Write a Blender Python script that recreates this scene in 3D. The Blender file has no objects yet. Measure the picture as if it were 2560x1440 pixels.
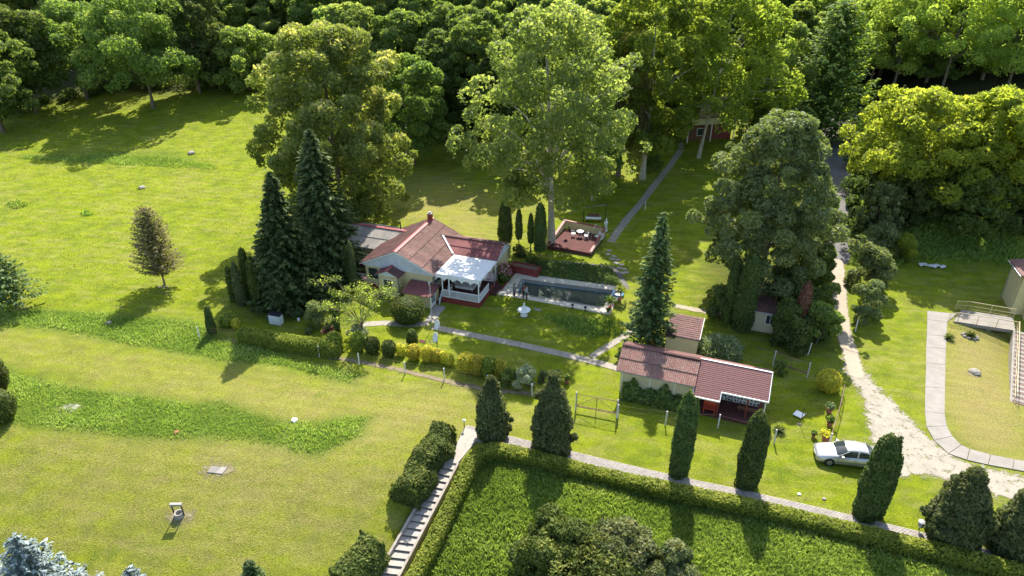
import bpy, math, random
import numpy as np
from mathutils import Matrix, Vector, noise

# ------------------------------------------------------------------ camera, sky, sun, exposure
S = bpy.context.scene
COL = S.collection
R = math.radians
PITCH, CAMH, FOC = R(29.0), 36.0, 1730.0          # FOC in pixels of a 2560 px wide frame
cam_d = bpy.data.cameras.new('camera'); cam = bpy.data.objects.new('camera', cam_d); COL.objects.link(cam)
cam.location = (0, 0, CAMH); cam.rotation_euler = (R(90) - PITCH, 0, 0)
cam_d.sensor_width = 36; cam_d.lens = 36 * FOC / 2560; cam_d.clip_end = 3000
S.camera = cam
SUN_EL, SUN_AZ = R(46), R(9)                       # azimuth: clockwise from +Y
w = bpy.data.worlds.new("World"); S.world = w; w.use_nodes = True
nt = w.node_tree; sky = nt.nodes.new('ShaderNodeTexSky'); sky.sky_type = 'NISHITA'; sky.sun_disc = False
sky.sun_elevation = SUN_EL; sky.sun_rotation = SUN_AZ; sky.air_density = 1.2; sky.dust_density = 1.5
nt.links.new(sky.outputs[0], nt.nodes['Background'].inputs[0]); nt.nodes['Background'].inputs[1].default_value = 0.13
sd = bpy.data.lights.new('sun', 'SUN'); so = bpy.data.objects.new('sun', sd); COL.objects.link(so)
sd.energy = 4.6; sd.angle = R(0.55); sd.color = (1.0, 0.95, 0.86)
sv = Vector((math.sin(SUN_AZ) * math.cos(SUN_EL), math.cos(SUN_AZ) * math.cos(SUN_EL), math.sin(SUN_EL)))
so.rotation_euler = sv.to_track_quat('Z', 'Y').to_euler()
S.view_settings.view_transform = 'Standard'; S.view_settings.look = 'None'
S.view_settings.exposure = 1.22; S.view_settings.gamma = 1.0
S.render.engine = 'CYCLES'
S.cycles.max_bounces = 6; S.cycles.transparent_max_bounces = 12; S.cycles.diffuse_bounces = 3

# ------------------------------------------------------------------ terrain height and placement helpers
def sp(x, k):
    return np.logaddexp(0, np.asarray(x, float) / k) * k
def frontline(x):
    x = np.asarray(x, float)
    return np.where(x > -4, 37.6 - 0.344 * (x + 4), 37.6 + 0.12 * (-4 - x))
def H(x, y):
    x = np.asarray(x, float); y = np.asarray(y, float)
    h = 0.05 * sp(y - 80, 5) + 0.10 * sp(y - 122, 12)
    k = 0.07 + 0.20 / (1 + np.exp((x - 2) / 3.0))
    h = h - k * sp(frontline(x) - y, 0.8)
    h = h - 2.3 * np.exp(-(((x - 51) / 6.5) ** 2 + ((y - 50) / 8.0) ** 2))
    h = h + 6.0 / (1 + np.exp(-np.clip((y - 77) / 2.8, -30, 30))) / (1 + np.exp(-np.clip((x - 48 - .433 * (y - 80)) / 2.5, -30, 30)))
    h = h + 0.05 * np.sin(x * .31 + 1) * np.sin(y * .23) + 0.25 * np.sin(x * .05 + 2) * np.sin(y * .06 + .5) * (1 / (1 + np.exp(-(y - 85) / 8.0)))
    return h
def hz(x, y): return float(H(x, y))
cp, snp = math.cos(PITCH), math.sin(PITCH)
def P(px, py, dz=0.0):
    """photo pixel -> the real 3D spot on the terrain (or dz above it)"""
    u = (px - 1280) / FOC; v = (py - 720) / FOC
    d = (u, cp - v * snp, -snp - v * cp)
    lo, hi = 20.0, 20.0
    f = lambda t: CAMH + d[2] * t - (hz(d[0] * t, d[1] * t) + dz)
    while f(hi) > 0 and hi < 900: lo = hi; hi += 4
    for _ in range(22):
        m = (lo + hi) / 2
        if f(m) > 0: lo = m
        else: hi = m
    t = (lo + hi) / 2
    return Vector((d[0] * t, d[1] * t, hz(d[0] * t, d[1] * t) + dz))
def top_z(p, py):
    """height above p at which a vertical line through p reaches picture row py"""
    v = (py - 720) / FOC
    # up = -v*d ; d=Y c-(Z-H)s ; up=Y s+(Z-H)c
    Z = (-v * p[1] * cp - p[1] * snp) / (cp - v * snp) + CAMH
    return Z - p[2]
def mpp(p):
    """metres per photo pixel at p"""
    d = p[1] * cp - (p[2] - CAMH) * snp
    return d / FOC

# ------------------------------------------------------------------ object helpers
def props(o, label=None, cat=None, group=None, kind=None):
    if label: o['label'] = label
    if cat: o['category'] = cat
    if group: o['group'] = group
    if kind: o['kind'] = kind
    return o
def thing(name, label, cat, loc=(0, 0, 0), rotz=0.0, group=None):
    o = bpy.data.objects.new(name, None); COL.objects.link(o)
    o.location = loc; o.rotation_euler = (0, 0, rotz); o.empty_display_size = .3
    return props(o, label, cat, group)
def link(name, me, parent=None, m=None):
    o = bpy.data.objects.new(name, me); COL.objects.link(o)
    if m is not None: 
        if len(me.materials) == 0: me.materials.append(m)
    if parent: o.parent = parent
    return o
class MB:
    def __init__(s): s.v = []; s.f = []; s.sm = []
    def add(s, vs, fs, smooth=False):
        b = len(s.v); s.v += [tuple(v) for v in vs]; s.f += [tuple(b + i for i in f) for f in fs]; s.sm += [smooth] * len(fs); return s
    def box(s, x0, x1, y0, y1, z0, z1, M=None):
        vs = [(x, y, z) for z in (z0, z1) for x, y in ((x0, y0), (x1, y0), (x1, y1), (x0, y1))]
        if M is not None: vs = [M @ Vector(v) for v in vs]
        return s.add(vs, [(3, 2, 1, 0), (4, 5, 6, 7), (0, 1, 5, 4), (1, 2, 6, 5), (2, 3, 7, 6), (3, 0, 4, 7)])
    def prism(s, pts, d):
        """closed polygon pts (3D) extruded by vector d"""
        n = len(pts); d = Vector(d); a = [Vector(p) for p in pts]
        nrm = Vector((0, 0, 0))
        for i in range(n): nrm += a[i].cross(a[(i + 1) % n])
        if nrm.dot(d) > 0: a = a[::-1]
        return s.add(a + [p + d for p in a], [tuple(range(n)), tuple(range(2 * n - 1, n - 1, -1))] + [(i, i + n, (i + 1) % n + n, (i + 1) % n) for i in range(n)])
    def tube(s, pts, r, n=6, r2=None, cap=True):
        pts = [Vector(p) for p in pts]; m = len(pts); rs = r if isinstance(r, (list, tuple)) else [r + ((r2 if r2 is not None else r) - r) * i / max(1, m - 1) for i in range(m)]
        vs = []; up = None
        for i, p in enumerate(pts):
            t = (pts[min(i + 1, m - 1)] - pts[max(i - 1, 0)]).normalized()
            if up is None: up = Vector((0, 0, 1)) if abs(t.z) < .9 else Vector((1, 0, 0))
            x = t.cross(up).normalized(); y = t.cross(x)
            up = x.cross(t)
            for k in range(n):
                a = 2 * math.pi * k / n; vs.append(p + (x * math.cos(a) + y * math.sin(a)) * rs[i])
        fs = [(i * n + k, i * n + (k + 1) % n, (i + 1) * n + (k + 1) % n, (i + 1) * n + k) for i in range(m - 1) for k in range(n)]
        s.add(vs, fs, True)
        if cap: s.add(vs[:n], [tuple(range(n))]); s.add(vs[-n:], [tuple(range(n - 1, -1, -1))])
        return s
    def lathe(s, prof, n=16, c=(0, 0, 0), sx=1, sy=1):
        vs = []; m = len(prof)
        for r, z in prof:
            for k in range(n):
                a = 2 * math.pi * k / n; vs.append((c[0] + r * math.cos(a) * sx, c[1] + r * math.sin(a) * sy, c[2] + z))
        fs = [(i * n + k, i * n + (k + 1) % n, (i + 1) * n + (k + 1) % n, (i + 1) * n + k) for i in range(m - 1) for k in range(n)]
        s.add(vs, fs, True); s.add(vs[:n], [tuple(range(n - 1, -1, -1))]); s.add(vs[-n:], [tuple(range(n))]); return s
    def mesh(s, name, m=None, bevel=0):
        me = bpy.data.meshes.new(name); me.from_pydata(s.v, [], s.f)
        me.polygons.foreach_set('use_smooth', s.sm)
        if m: me.materials.append(m)
        me.update(); return me
    def build(s, name, m, parent=None, **kw):
        o = link(name, s.mesh(name, m), parent)
        props(o, **kw); return o
def npmesh(name, V, F, m, attrs=None, smooth=False):
    V = np.asarray(V, np.float32); F = np.asarray(F, np.int32); k = F.shape[1]
    me = bpy.data.meshes.new(name)
    me.vertices.add(len(V)); me.vertices.foreach_set('co', V.ravel())
    me.loops.add(F.size); me.loops.foreach_set('vertex_index', F.ravel())
    me.polygons.add(len(F)); me.polygons.foreach_set('loop_start', np.arange(0, F.size, k, dtype=np.int32))
    me.polygons.foreach_set('loop_total', np.full(len(F), k, np.int32))
    if smooth: me.polygons.foreach_set('use_smooth', np.ones(len(F), bool))
    for a, arr in (attrs or {}).items():
        at = me.attributes.new(a, 'FLOAT', 'POINT'); at.data.foreach_set('value', np.asarray(arr, np.float32))
    me.materials.append(m); me.update(calc_edges=True); me.validate(); return me
def copy_tree(o, parent=None):
    c = o.copy(); COL.objects.link(c); c.parent = parent
    for ch in list(o.children): copy_tree(ch, c)
    return c

# ------------------------------------------------------------------ materials
def nodes(name):
    m = bpy.data.materials.new(name); m.use_nodes = True
    t = m.node_tree; return m, t, t.nodes, t.links, t.nodes['Principled BSDF']
def nz(N, L, scale, detail=4, vec=None, rough=.6):
    n = N.new('ShaderNodeTexNoise'); n.inputs['Scale'].default_value = scale; n.inputs['Detail'].default_value = detail; n.inputs['Roughness'].default_value = rough
    if vec: L.new(vec, n.inputs['Vector'])
    return n
def ramp(N, L, src, stops):
    r = N.new('ShaderNodeValToRGB'); L.new(src, r.inputs[0])
    while len(r.color_ramp.elements) < len(stops): r.color_ramp.elements.new(.5)
    for e, (p, c) in zip(r.color_ramp.elements, stops): e.position = p; e.color = (c[0], c[1], c[2], 1) if isinstance(c, (tuple, list)) else (c, c, c, 1)
    return r
def mixc(N, L, f, a, b, mode='MIX'):
    x = N.new('ShaderNodeMix'); x.data_type = 'RGBA'; x.blend_type = mode
    if hasattr(f, 'is_linked'): L.new(f, x.inputs[0])
    else: x.inputs[0].default_value = f
    for s, i in ((a, 6), (b, 7)):
        if hasattr(s, 'is_linked'): L.new(s, x.inputs[i])
        else: x.inputs[i].default_value = (*s, 1)
    return x.outputs[2]
def math_(N, L, op, a, b=0.0, c=None):
    x = N.new('ShaderNodeMath'); x.operation = op
    for i, s in enumerate((a, b) if c is None else (a, b, c)):
        if hasattr(s, 'is_linked'): L.new(s, x.inputs[i])
        else: x.inputs[i].default_value = s
    return x.outputs[0]
def bump(N, L, B, src, st, dist=.02):
    b = N.new('ShaderNodeBump'); b.inputs['Strength'].default_value = st; b.inputs['Distance'].default_value = dist
    L.new(src, b.inputs['Height']); L.new(b.outputs[0], B.inputs['Normal'])
def plain(name, rgb, rough=.75, var=.25, scale=3.0, dirt=None, bs=.3, metal=0):
    m, t, N, L, B = nodes(name)
    tc = N.new('ShaderNodeTexCoord'); n = nz(N, L, scale, 6, tc.outputs['Object'])
    lo = tuple(c * (1 - var) for c in rgb); hi = tuple(min(1, c * (1 + var * .6)) for c in rgb)
    c = ramp(N, L, n.outputs[0], [(.3, lo), (.7, hi)]).outputs[0]
    if dirt:
        n2 = nz(N, L, scale * .35, 8, tc.outputs['Object'], .75)
        f = ramp(N, L, n2.outputs[0], [(.48, 0), (.72, .8)]).outputs[0]; c = mixc(N, L, f, c, dirt)
    L.new(c, B.inputs['Base Color']); B.inputs['Roughness'].default_value = rough; B.inputs['Metallic'].default_value = metal
    n3 = nz(N, L, scale * 8, 3, tc.outputs['Object']); bump(N, L, B, n3.outputs[0], bs, .01)
    return m
def leafmat(name, dark, light, tip=None, trans=.42, rough=.7, spec=.12, scorch=0):
    m, t, N, L, B = nodes(name)
    k_ = 1.0 if light[0] > .2 else (1.75 if light[1] < .1 else 1.5)
    dark, light = tuple(c * k_ for c in dark), tuple(c * k_ for c in light); tip = tuple(c * min(k_, 1.25) for c in tip) if tip else None
    a = N.new('ShaderNodeAttribute'); a.attribute_name = 'tint'
    oi = N.new('ShaderNodeObjectInfo')
    stops = [(0.0, dark), (.75, light)] + ([(1.0, tip)] if tip else [])
    c = ramp(N, L, a.outputs['Fac'], stops).outputs[0]
    if scorch:
        tc = N.new('ShaderNodeTexCoord'); q = nz(N, L, 1.3, 6, tc.outputs['Object'], .75)
        c = mixc(N, L, ramp(N, L, q.outputs[0], [(.57, 0), (.68, scorch)]).outputs[0], c, (.15, .10, .045))
    hs = N.new('ShaderNodeHueSaturation'); L.new(c, hs.inputs['Color'])
    L.new(math_(N, L, 'MULTIPLY_ADD', oi.outputs['Random'], .016, .488), hs.inputs['Hue'])
    L.new(math_(N, L, 'MULTIPLY_ADD', oi.outputs['Random'], .35, .82), hs.inputs['Value'])
    hs.inputs['Saturation'].default_value = .88
    L.new(hs.outputs[0], B.inputs['Base Color']); B.inputs['Roughness'].default_value = rough
    B.inputs['Specular IOR Level'].default_value = spec
    tr = N.new('ShaderNodeBsdfTranslucent')
    c2 = mixc(N, L, 1.0, hs.outputs[0], (1.75, 1.8, .7), 'MULTIPLY'); L.new(c2, tr.inputs[0])
    mx = N.new('ShaderNodeMixShader'); mx.inputs[0].default_value = trans
    L.new(B.outputs[0], mx.inputs[1]); L.new(tr.outputs[0], mx.inputs[2]); L.new(mx.outputs[0], N['Material Output'].inputs[0])
    return m
def roofmat(name, base, lichen, stain, lic=.5):
    m, t, N, L, B = nodes(name)
    tc = N.new('ShaderNodeTexCoord'); oi = N.new('ShaderNodeObjectInfo'); ge = N.new('ShaderNodeNewGeometry')
    pos = ge.outputs['Position']
    n1 = nz(N, L, 9, 8, pos, .8); n2 = nz(N, L, .7, 5, pos); n3 = nz(N, L, 3.2, 6, pos, .7)
    c = ramp(N, L, n2.outputs[0], [(.3, tuple(x * .75 for x in base)), (.7, tuple(x * 1.15 for x in base))]).outputs[0]
    f = math_(N, L, 'MULTIPLY', ramp(N, L, n1.outputs[0], [(.5, 0), (.6, 1)]).outputs[0], ramp(N, L, n3.outputs[0], [(.52 - lic * .25, 0), (.7 - lic * .2, lic)]).outputs[0])
    c = mixc(N, L, f, c, lichen)
    f2 = ramp(N, L, nz(N, L, 1.6, 8, pos, .8).outputs[0], [(.55, 0), (.7, .75)]).outputs[0]
    c = mixc(N, L, f2, c, stain)
    v = math_(N, L, 'MULTIPLY_ADD', oi.outputs['Random'], .3, .85)
    hs = N.new('ShaderNodeHueSaturation'); L.new(c, hs.inputs['Color']); L.new(v, hs.inputs['Value'])
    L.new(hs.outputs[0], B.inputs['Base Color']); B.inputs['Roughness'].default_value = .8
    bump(N, L, B, n1.outputs[0], .4, .01); return m

def groundmat():
    m, t, N, L, B = nodes('ground_grass')
    ge = N.new('ShaderNodeNewGeometry'); pos = ge.outputs['Position']
    mp = N.new('ShaderNodeMapping'); L.new(pos, mp.inputs[0]); mp.inputs['Rotation'].default_value = (0, 0, R(24)); mp.inputs['Scale'].default_value = (.35, 1.3, 1)
    mow = nz(N, L, .9, 5, mp.outputs[0], .65)
    mp2 = N.new('ShaderNodeMapping'); L.new(pos, mp2.inputs[0]); mp2.inputs['Scale'].default_value = (.8, 1.6, 1)
    fine = nz(N, L, 9, 6, mp2.outputs[0], .8); big = nz(N, L, .09, 4, pos, .6); mid = nz(N, L, .5, 6, pos, .7)
    green = (.135, .18, .014); bright = (.25, .30, .012); straw = (.33, .29, .085)
    a = ramp(N, L, mid.outputs[0], [(.34, green), (.62, bright)]).outputs[0]
    at = {}
    for k in ('dry', 'lush', 'floor'):
        n = N.new('ShaderNodeAttribute'); n.attribute_name = k; at[k] = n.outputs['Fac']
    dryf = math_(N, L, 'ADD', ramp(N, L, mow.outputs[0], [(.42, 0), (.70, .6)]).outputs[0], math_(N, L, 'MULTIPLY_ADD', big.outputs[0], 1.7, -.93))
    dryf = math_(N, L, 'ADD', dryf, math_(N, L, 'MULTIPLY_ADD', at['dry'], 1.3, -.05))
    dryf = math_(N, L, 'MULTIPLY', dryf, ramp(N, L, fine.outputs[0], [(.35, .25), (.62, 1)]).outputs[0])
    cl = N.new('ShaderNodeClamp'); L.new(dryf, cl.inputs[0])
    c = mixc(N, L, cl.outputs[0], a, straw)
    wd = ramp(N, L, nz(N, L, .33, 8, pos, .8).outputs[0], [(.56, 0), (.64, .6)]).outputs[0]; c = mixc(N, L, wd, c, (.12, .185, .02))
    stk = nz(N, L, 1.0, 3, mp.outputs[0], .5); mp.inputs['Scale'].default_value = (.42, 1.1, 1); c = mixc(N, L, ramp(N, L, stk.outputs[0], [(.50, 0), (.66, .35)]).outputs[0], c, (.34, .31, .10))
    wv = N.new('ShaderNodeTexWave'); wv.inputs['Scale'].default_value = .27; wv.inputs['Distortion'].default_value = 2.2; wv.inputs['Detail'].default_value = 3; wv.inputs['Detail Scale'].default_value = .4; mw = N.new('ShaderNodeMapping'); mw.inputs['Rotation'].default_value = (0, 0, R(102)); L.new(pos, mw.inputs[0]); L.new(mw.outputs[0], wv.inputs['Vector'])
    c = mixc(N, L, 1.0, c, ramp(N, L, wv.outputs[0], [(.2, .955), (.8, 1.035)]).outputs[0], 'MULTIPLY')
    c = mixc(N, L, math_(N, L, 'MULTIPLY', at['dry'], ramp(N, L, mid.outputs[0], [(.35, .6), (.65, .08)]).outputs[0]), c, (.31, .235, .10))
    c = mixc(N, L, math_(N, L, 'MULTIPLY', at['lush'], .85), c, (.10, .165, .022))
    f = ramp(N, L, fine.outputs[0], [(.32, .5), (.68, 1.4)]).outputs[0]
    c = mixc(N, L, 1.0, c, f, 'MULTIPLY')
    bare = math_(N, L, 'MULTIPLY', ramp(N, L, nz(N, L, .8, 9, pos, .85).outputs[0], [(.635, 0), (.69, .8)]).outputs[0], 1.0)
    c = mixc(N, L, bare, c, (.36, .29, .16))
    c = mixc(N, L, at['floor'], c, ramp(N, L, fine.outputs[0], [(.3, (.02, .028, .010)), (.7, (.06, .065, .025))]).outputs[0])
    L.new(c, B.inputs['Base Color']); B.inputs['Roughness'].default_value = .95; B.inputs['Specular IOR Level'].default_value = .1
    bump(N, L, B, fine.outputs[0], 1.0, .16)
    return m
def patchmat(name, c1, c2, soft=.5, scale=2.5, coverage=.5, cap=9.0):
    """path or gravel sheet whose rim breaks up into the grass"""
    m, t, N, L, B = nodes(name)
    ge = N.new('ShaderNodeNewGeometry'); pos = ge.outputs['Position']
    a = N.new('ShaderNodeAttribute'); a.attribute_name = 'edge'
    n = nz(N, L, scale, 10, pos, .88); n2 = nz(N, L, 14, 5, pos, .8); n0 = nz(N, L, .6, 4, pos)
    c = ramp(N, L, n2.outputs[0], [(.3, c1), (.7, c2)]).outputs[0]
    c = mixc(N, L, ramp(N, L, n0.outputs[0], [(.4, 0), (.7, .4)]).outputs[0], c, tuple(x * .8 for x in c1))
    L.new(c, B.inputs['Base Color']); B.inputs['Roughness'].default_value = .9
    bump(N, L, B, n2.outputs[0], .7, .04)
    s = math_(N, L, 'ADD', math_(N, L, 'MINIMUM', math_(N, L, 'MULTIPLY', a.outputs['Fac'], 1.0 / soft), cap), math_(N, L, 'MULTIPLY_ADD', n.outputs[0], -3.2, 3.2 * coverage))
    f = ramp(N, L, s, [(.0, 0), (.18, 1)]).outputs[0]
    L.new(f, B.inputs['Alpha']); return m

M = {}
M['ground'] = groundmat()
M['gravel'] = patchmat('pale_gravel', (.24, .21, .15), (.42, .37, .30), 1.6, 1.5, .50, .30)
M['verge'] = patchmat('bare_verge', (.13, .10, .06), (.27, .21, .12), .5, 1.6, .40)
M['bare'] = patchmat('bare_earth', (.20, .16, .08), (.32, .27, .14), 1.4, 2.2, .40, .5)
M['dirt'] = patchmat('trodden_dirt', (.27, .22, .15), (.45, .38, .28), .45, 2.5, .62)
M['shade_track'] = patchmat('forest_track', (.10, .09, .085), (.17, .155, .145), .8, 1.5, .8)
M['concrete'] = plain('path_concrete', (.30, .265, .215), .9, .25, 2.5, (.33, .29, .23))
M['slab'] = plain('walkway_concrete', (.27, .245, .21), .9, .16, 1.2, (.20, .18, .145))
M['stone'] = plain('garden_stone', (.32, .29, .24), .9, .3, 4, (.24, .22, .17))
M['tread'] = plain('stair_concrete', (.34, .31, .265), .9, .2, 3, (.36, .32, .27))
M['riser'] = plain('shaded_riser', (.12, .105, .095), .95, .3, 4)  # stair colour darkened: the shade on the risers is painted in
M['curb'] = plain('kerb_concrete', (.36, .31, .26), .9, .25, 3)
M['yellow'] = plain('yellow_render', (.62, .52, .28), .85, .10, 1.2, (.60, .51, .30), .15)
M['cream'] = plain('cream_render', (.58, .51, .33), .85, .10, 1.2, (.6, .5, .32), .15)
M['white'] = plain('white_paint', (.78, .78, .76), .55, .06, 2, (.62, .62, .58), .1)
M['boards'] = plain('weathered_white_boards', (.66, .69, .72), .7, .12, 2, (.40, .42, .44), .3)
M['red'] = plain('oxide_red_paint', (.22, .035, .03), .6, .18, 2, (.15, .03, .028), .15)
M['redfloor'] = plain('red_tile_floor', (.085, .026, .022), .95, .18, 2.5, (.17, .05, .04), .2)
M['roof'] = roofmat('red_corrugated_roof', (.225, .095, .07), (.36, .32, .27), (.10, .055, .05), .9)
M['roofdark'] = roofmat('brown_red_roof', (.15, .065, .055), (.25, .18, .12), (.09, .04, .04), .5)
M['roofclean'] = roofmat('plain_red_roof', (.22, .07, .065), (.33, .24, .21), (.16, .05, .05), .25)
M['roofgrey'] = roofmat('grey_asbestos_roof', (.30, .27, .23), (.40, .37, .32), (.22, .18, .15), .5)
M['ridge'] = plain('red_ridge_cap', (.42, .10, .10), .6, .2, 2, (.25, .07, .07))
M['glass'] = plain('window_glass', (.035, .05, .055), .08, .1, 1, None, 0)
M['metal'] = plain('grey_metal', (.35, .36, .36), .4, .15, 5, None, .1, .6)
M['rust'] = plain('rusty_pipe', (.22, .11, .075), .7, .35, 8, (.30, .22, .18), .4)
M['post'] = plain('concrete_post', (.62, .60, .57), .8, .15, 5)
M['black'] = plain('dark_iron', (.02, .02, .022), .5, .2, 5)
M['bark'] = plain('grey_bark', (.16, .13, .10), .95, .4, 4, (.08, .07, .05), .9)
M['palebark'] = plain('pale_bark', (.46, .42, .34), .9, .35, 2, (.22, .20, .15), .6)
M['soil'] = plain('garden_soil', (.17, .12, .08), .95, .3, 6)
M['terracotta'] = plain('terracotta', (.36, .13, .07), .8, .2, 6)
M['brownwood'] = plain('brown_wood', (.16, .07, .04), .7, .3, 5)
M['marble'] = plain('white_plaster_statue', (.80, .80, .77), .5, .05, 5, None, .1)
# foliage
M['plane'] = leafmat('plane_leaves', (.09, .14, .035), (.215, .255, .08), (.36, .38, .15), .62, .55, .25)
M['planeb'] = leafmat('bright_plane_leaves', (.10, .16, .02), (.24, .31, .035), (.40, .43, .07), .65)
M['linden'] = leafmat('linden_leaves', (.058, .09, .018), (.155, .19, .042), (.44, .41, .15), .48)
M['green'] = leafmat('green_leaves', (.045, .085, .016), (.118, .165, .032), (.25, .28, .08), .48)
M['dark'] = leafmat('dark_leaves', (.032, .058, .014), (.09, .122, .028), (.22, .25, .08), .42)
M['grey'] = leafmat('grey_green_leaves', (.055, .078, .022), (.13, .158, .052), (.26, .28, .12), .35, .6, .25)
M['acacia'] = leafmat('acacia_leaves', (.08, .125, .022), (.20, .25, .045), (.36, .38, .09), .62)
M['lime'] = leafmat('lime_leaves', (.12, .17, .014), (.29, .34, .025), (.46, .46, .06), .6)
M['wood'] = leafmat('woodland_leaves', (.055, .09, .018), (.155, .205, .045), (.36, .38, .13), .55)
M['willow'] = leafmat('drooping_leaves', (.075, .085, .03), (.16, .165, .06), (.27, .24, .10), .35)
M['spruce'] = leafmat('spruce_needles', (.016, .034, .008), (.036, .062, .015), (.12, .15, .04), .2)
M['spruceb'] = leafmat('fresh_spruce_needles', (.022, .045, .012), (.055, .088, .024), (.17, .21, .06), .22)
M['larch'] = leafmat('larch_needles', (.03, .06, .010), (.08, .125, .018), (.30, .36, .06), .4)
M['blue'] = leafmat('blue_spruce_needles', (.07, .105, .105), (.215, .275, .28), (.36, .42, .43), .1)
M['brown'] = leafmat('thin_brown_needles', (.07, .065, .025), (.16, .14, .055), (.28, .22, .10), .25)
M['deadbrown'] = leafmat('dead_brown_foliage', (.13, .06, .03), (.27, .13, .06), (.38, .22, .11), .2)
M['thuja'] = leafmat('thuja_leaves', (.02, .04, .007), (.05, .08, .014), (.16, .17, .03), .2, scorch=.7)
M['juniper'] = leafmat('juniper_leaves', (.032, .048, .014), (.078, .094, .03), (.19, .19, .07), .28, scorch=.6)
M['box'] = leafmat('box_hedge_leaves', (.045, .08, .006), (.17, .215, .012), (.36, .38, .035), .42, scorch=.45)
M['yew'] = leafmat('yew_leaves', (.022, .036, .005), (.056, .074, .010), (.17, .18, .022), .25, scorch=.45)
M['gold'] = leafmat('golden_leaves', (.26, .27, .015), (.55, .50, .025), (.75, .66, .05), .55)
M['variegated'] = leafmat('white_edged_leaves', (.14, .19, .08), (.42, .46, .30), (.62, .62, .48), .3)
M['tall'] = leafmat('tall_grass', (.07, .125, .018), (.175, .245, .045), (.33, .37, .15), .40)
M['lawnblade'] = leafmat('lawn_blades', (.17, .22, .012), (.32, .35, .02), (.42, .38, .09), .5)
M['reed'] = leafmat('reed_leaves', (.09, .14, .05), (.24, .30, .15), (.42, .46, .30), .3)
M['flower'] = leafmat('pink_flowers', (.35, .06, .10), (.6, .18, .30), (.75, .4, .5), .3)
# ------------------------------------------------------------------ foliage generators (numpy)
def unit(a): return a / np.maximum(np.linalg.norm(a, axis=1, keepdims=True), 1e-6)
def sphere(rng, n): return unit(rng.normal(size=(n, 3)))
def cards(Pt, Nn, size, rng, aspect=.62, along=None, rnd=.6):
    """one small leaf-spray quad per point, facing roughly along Nn"""
    n = len(Pt); N = unit(Nn + rng.normal(size=(n, 3)) * rnd)
    a = along if along is not None else rng.normal(size=(n, 3))
    T = unit(a - N * np.sum(a * N, 1, keepdims=True)); Bt = np.cross(N, T)
    s = (size * rng.uniform(.6, 1.35, (n, 1))); b = s * aspect
    sk = rng.uniform(-.35, .35, (n, 1)) * s
    V = np.stack([Pt - T * s, Pt + Bt * b + T * sk, Pt + T * s, Pt - Bt * b + T * sk * .5 + N * s * .15], 1).reshape(-1, 3)
    return V
def quadfaces(n): return np.arange(n * 4, dtype=np.int32).reshape(n, 4)
def cardmesh(name, V, tint, m):
    n = len(V) // 4
    return npmesh(name, V, quadfaces(n), m, {'tint': np.repeat(np.clip(tint, 0, 1), 4)})

def decid_crown(rng, Ht, Rr, z0, nclump=110, nleaf=24000, leaf=.26, prof=None, lump=.23, sunlit_tip=0.0, weep=0.0, lean=(0, 0)):
    """clumps spread through the crown volume; leaves on the clumps' outer sides"""
    prof = prof or (lambda u: math.sqrt(max(0, 1 - abs(2 * u - .95) ** 2.4)))
    cz = rng.uniform(.03, .97, nclump) ** .92
    pr = np.array([prof(u) for u in cz])
    ph = rng.uniform(0, 2 * math.pi, nclump); rr = np.sqrt(rng.uniform(.12, 1, nclump)) * (.86 + .28 * rng.random(nclump))
    wob = 1 + .16 * np.sin(ph * 3 + cz * 9) + .1 * np.sin(ph * 2 - cz * 14)
    C = np.stack([np.cos(ph) * rr * pr * Rr * wob, np.sin(ph) * rr * pr * Rr * wob, z0 + cz * (Ht - z0)], 1)
    C[:, 0] += lean[0] * cz; C[:, 1] += lean[1] * cz
    cr = Rr * lump * rng.uniform(.55, 1.35, nclump)
    w_ = cr ** 2; k = rng.choice(nclump, nleaf, p=w_ / w_.sum())
    D = sphere(rng, nleaf); out = C[k] * np.array([1, 1, 0]); out = out / max(Rr, .1)
    D = unit(D + out * .55 + np.array([0, 0, .35]))
    rad = cr[k][:, None] * rng.uniform(.55, 1.08, (nleaf, 1)) ** .6
    sc = np.array([1, 1, .78]) if weep == 0 else np.array([.8, .8, .8 + weep])
    Pt = C[k] + D * rad * sc
    if weep: Pt[:, 2] -= rng.random(nleaf) * weep * Rr * .25
    Nn = D * .7 + np.array([0, 0, .35])
    al = np.tile([0, 0, 1.0], (nleaf, 1)) + rng.normal(size=(nleaf, 3)) * .25 if weep else None
    V = cards(Pt, Nn, leaf, rng, .55 if not weep else .22, al, .95)
    ct = rng.uniform(.1, .75, nclump)
    tint = ct[k] * .55 + rng.random(nleaf) * .4 + sunlit_tip * np.clip(D[:, 2], 0, 1) * (cz[k] > .35) * .5  # tip colour strengthened on upward clump sides, painting in sunlit crown tops
    return V, tint, C
def trunk_mb(Ht, r, z_top, C=None, nl=9, lean=(0, 0), rng=None, n=8, bend=.25):
    mb = MB(); pts = []; K = 7
    for i in range(K + 1):
        u = i / K; pts.append((lean[0] * u * z_top / Ht + math.sin(u * 5) * bend * .4, lean[1] * u * z_top / Ht + math.cos(u * 4) * bend * .3 - bend * .3, -.3 + u * (z_top + .3)))
    mb.tube(pts, [r * 1.45 if i == 0 else r * (1 - .8 * i / K) for i in range(K + 1)], n)
    if C is not None:
        idx = sorted(range(len(C)), key=lambda i: -np.hypot(C[i][0], C[i][1]))[:nl * 2]
        rng.shuffle(idx)
        for i in idx[:nl]:
            c = C[i]; zs = max(z_top * .25, c[2] * .62); u = min(1, zs / z_top); q = pts[min(K, int(u * K))]
            st = Vector((q[0], q[1], zs)); e = Vector(c); mid = st.lerp(e, .5) + Vector((0, 0, .08 * Ht * rng.random()))
            mb.tube([st, st.lerp(mid, .5) + Vector((rng.normal() * .2, rng.normal() * .2, 0)), mid, e], r * .38, 5, r * .09)
    return mb
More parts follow.
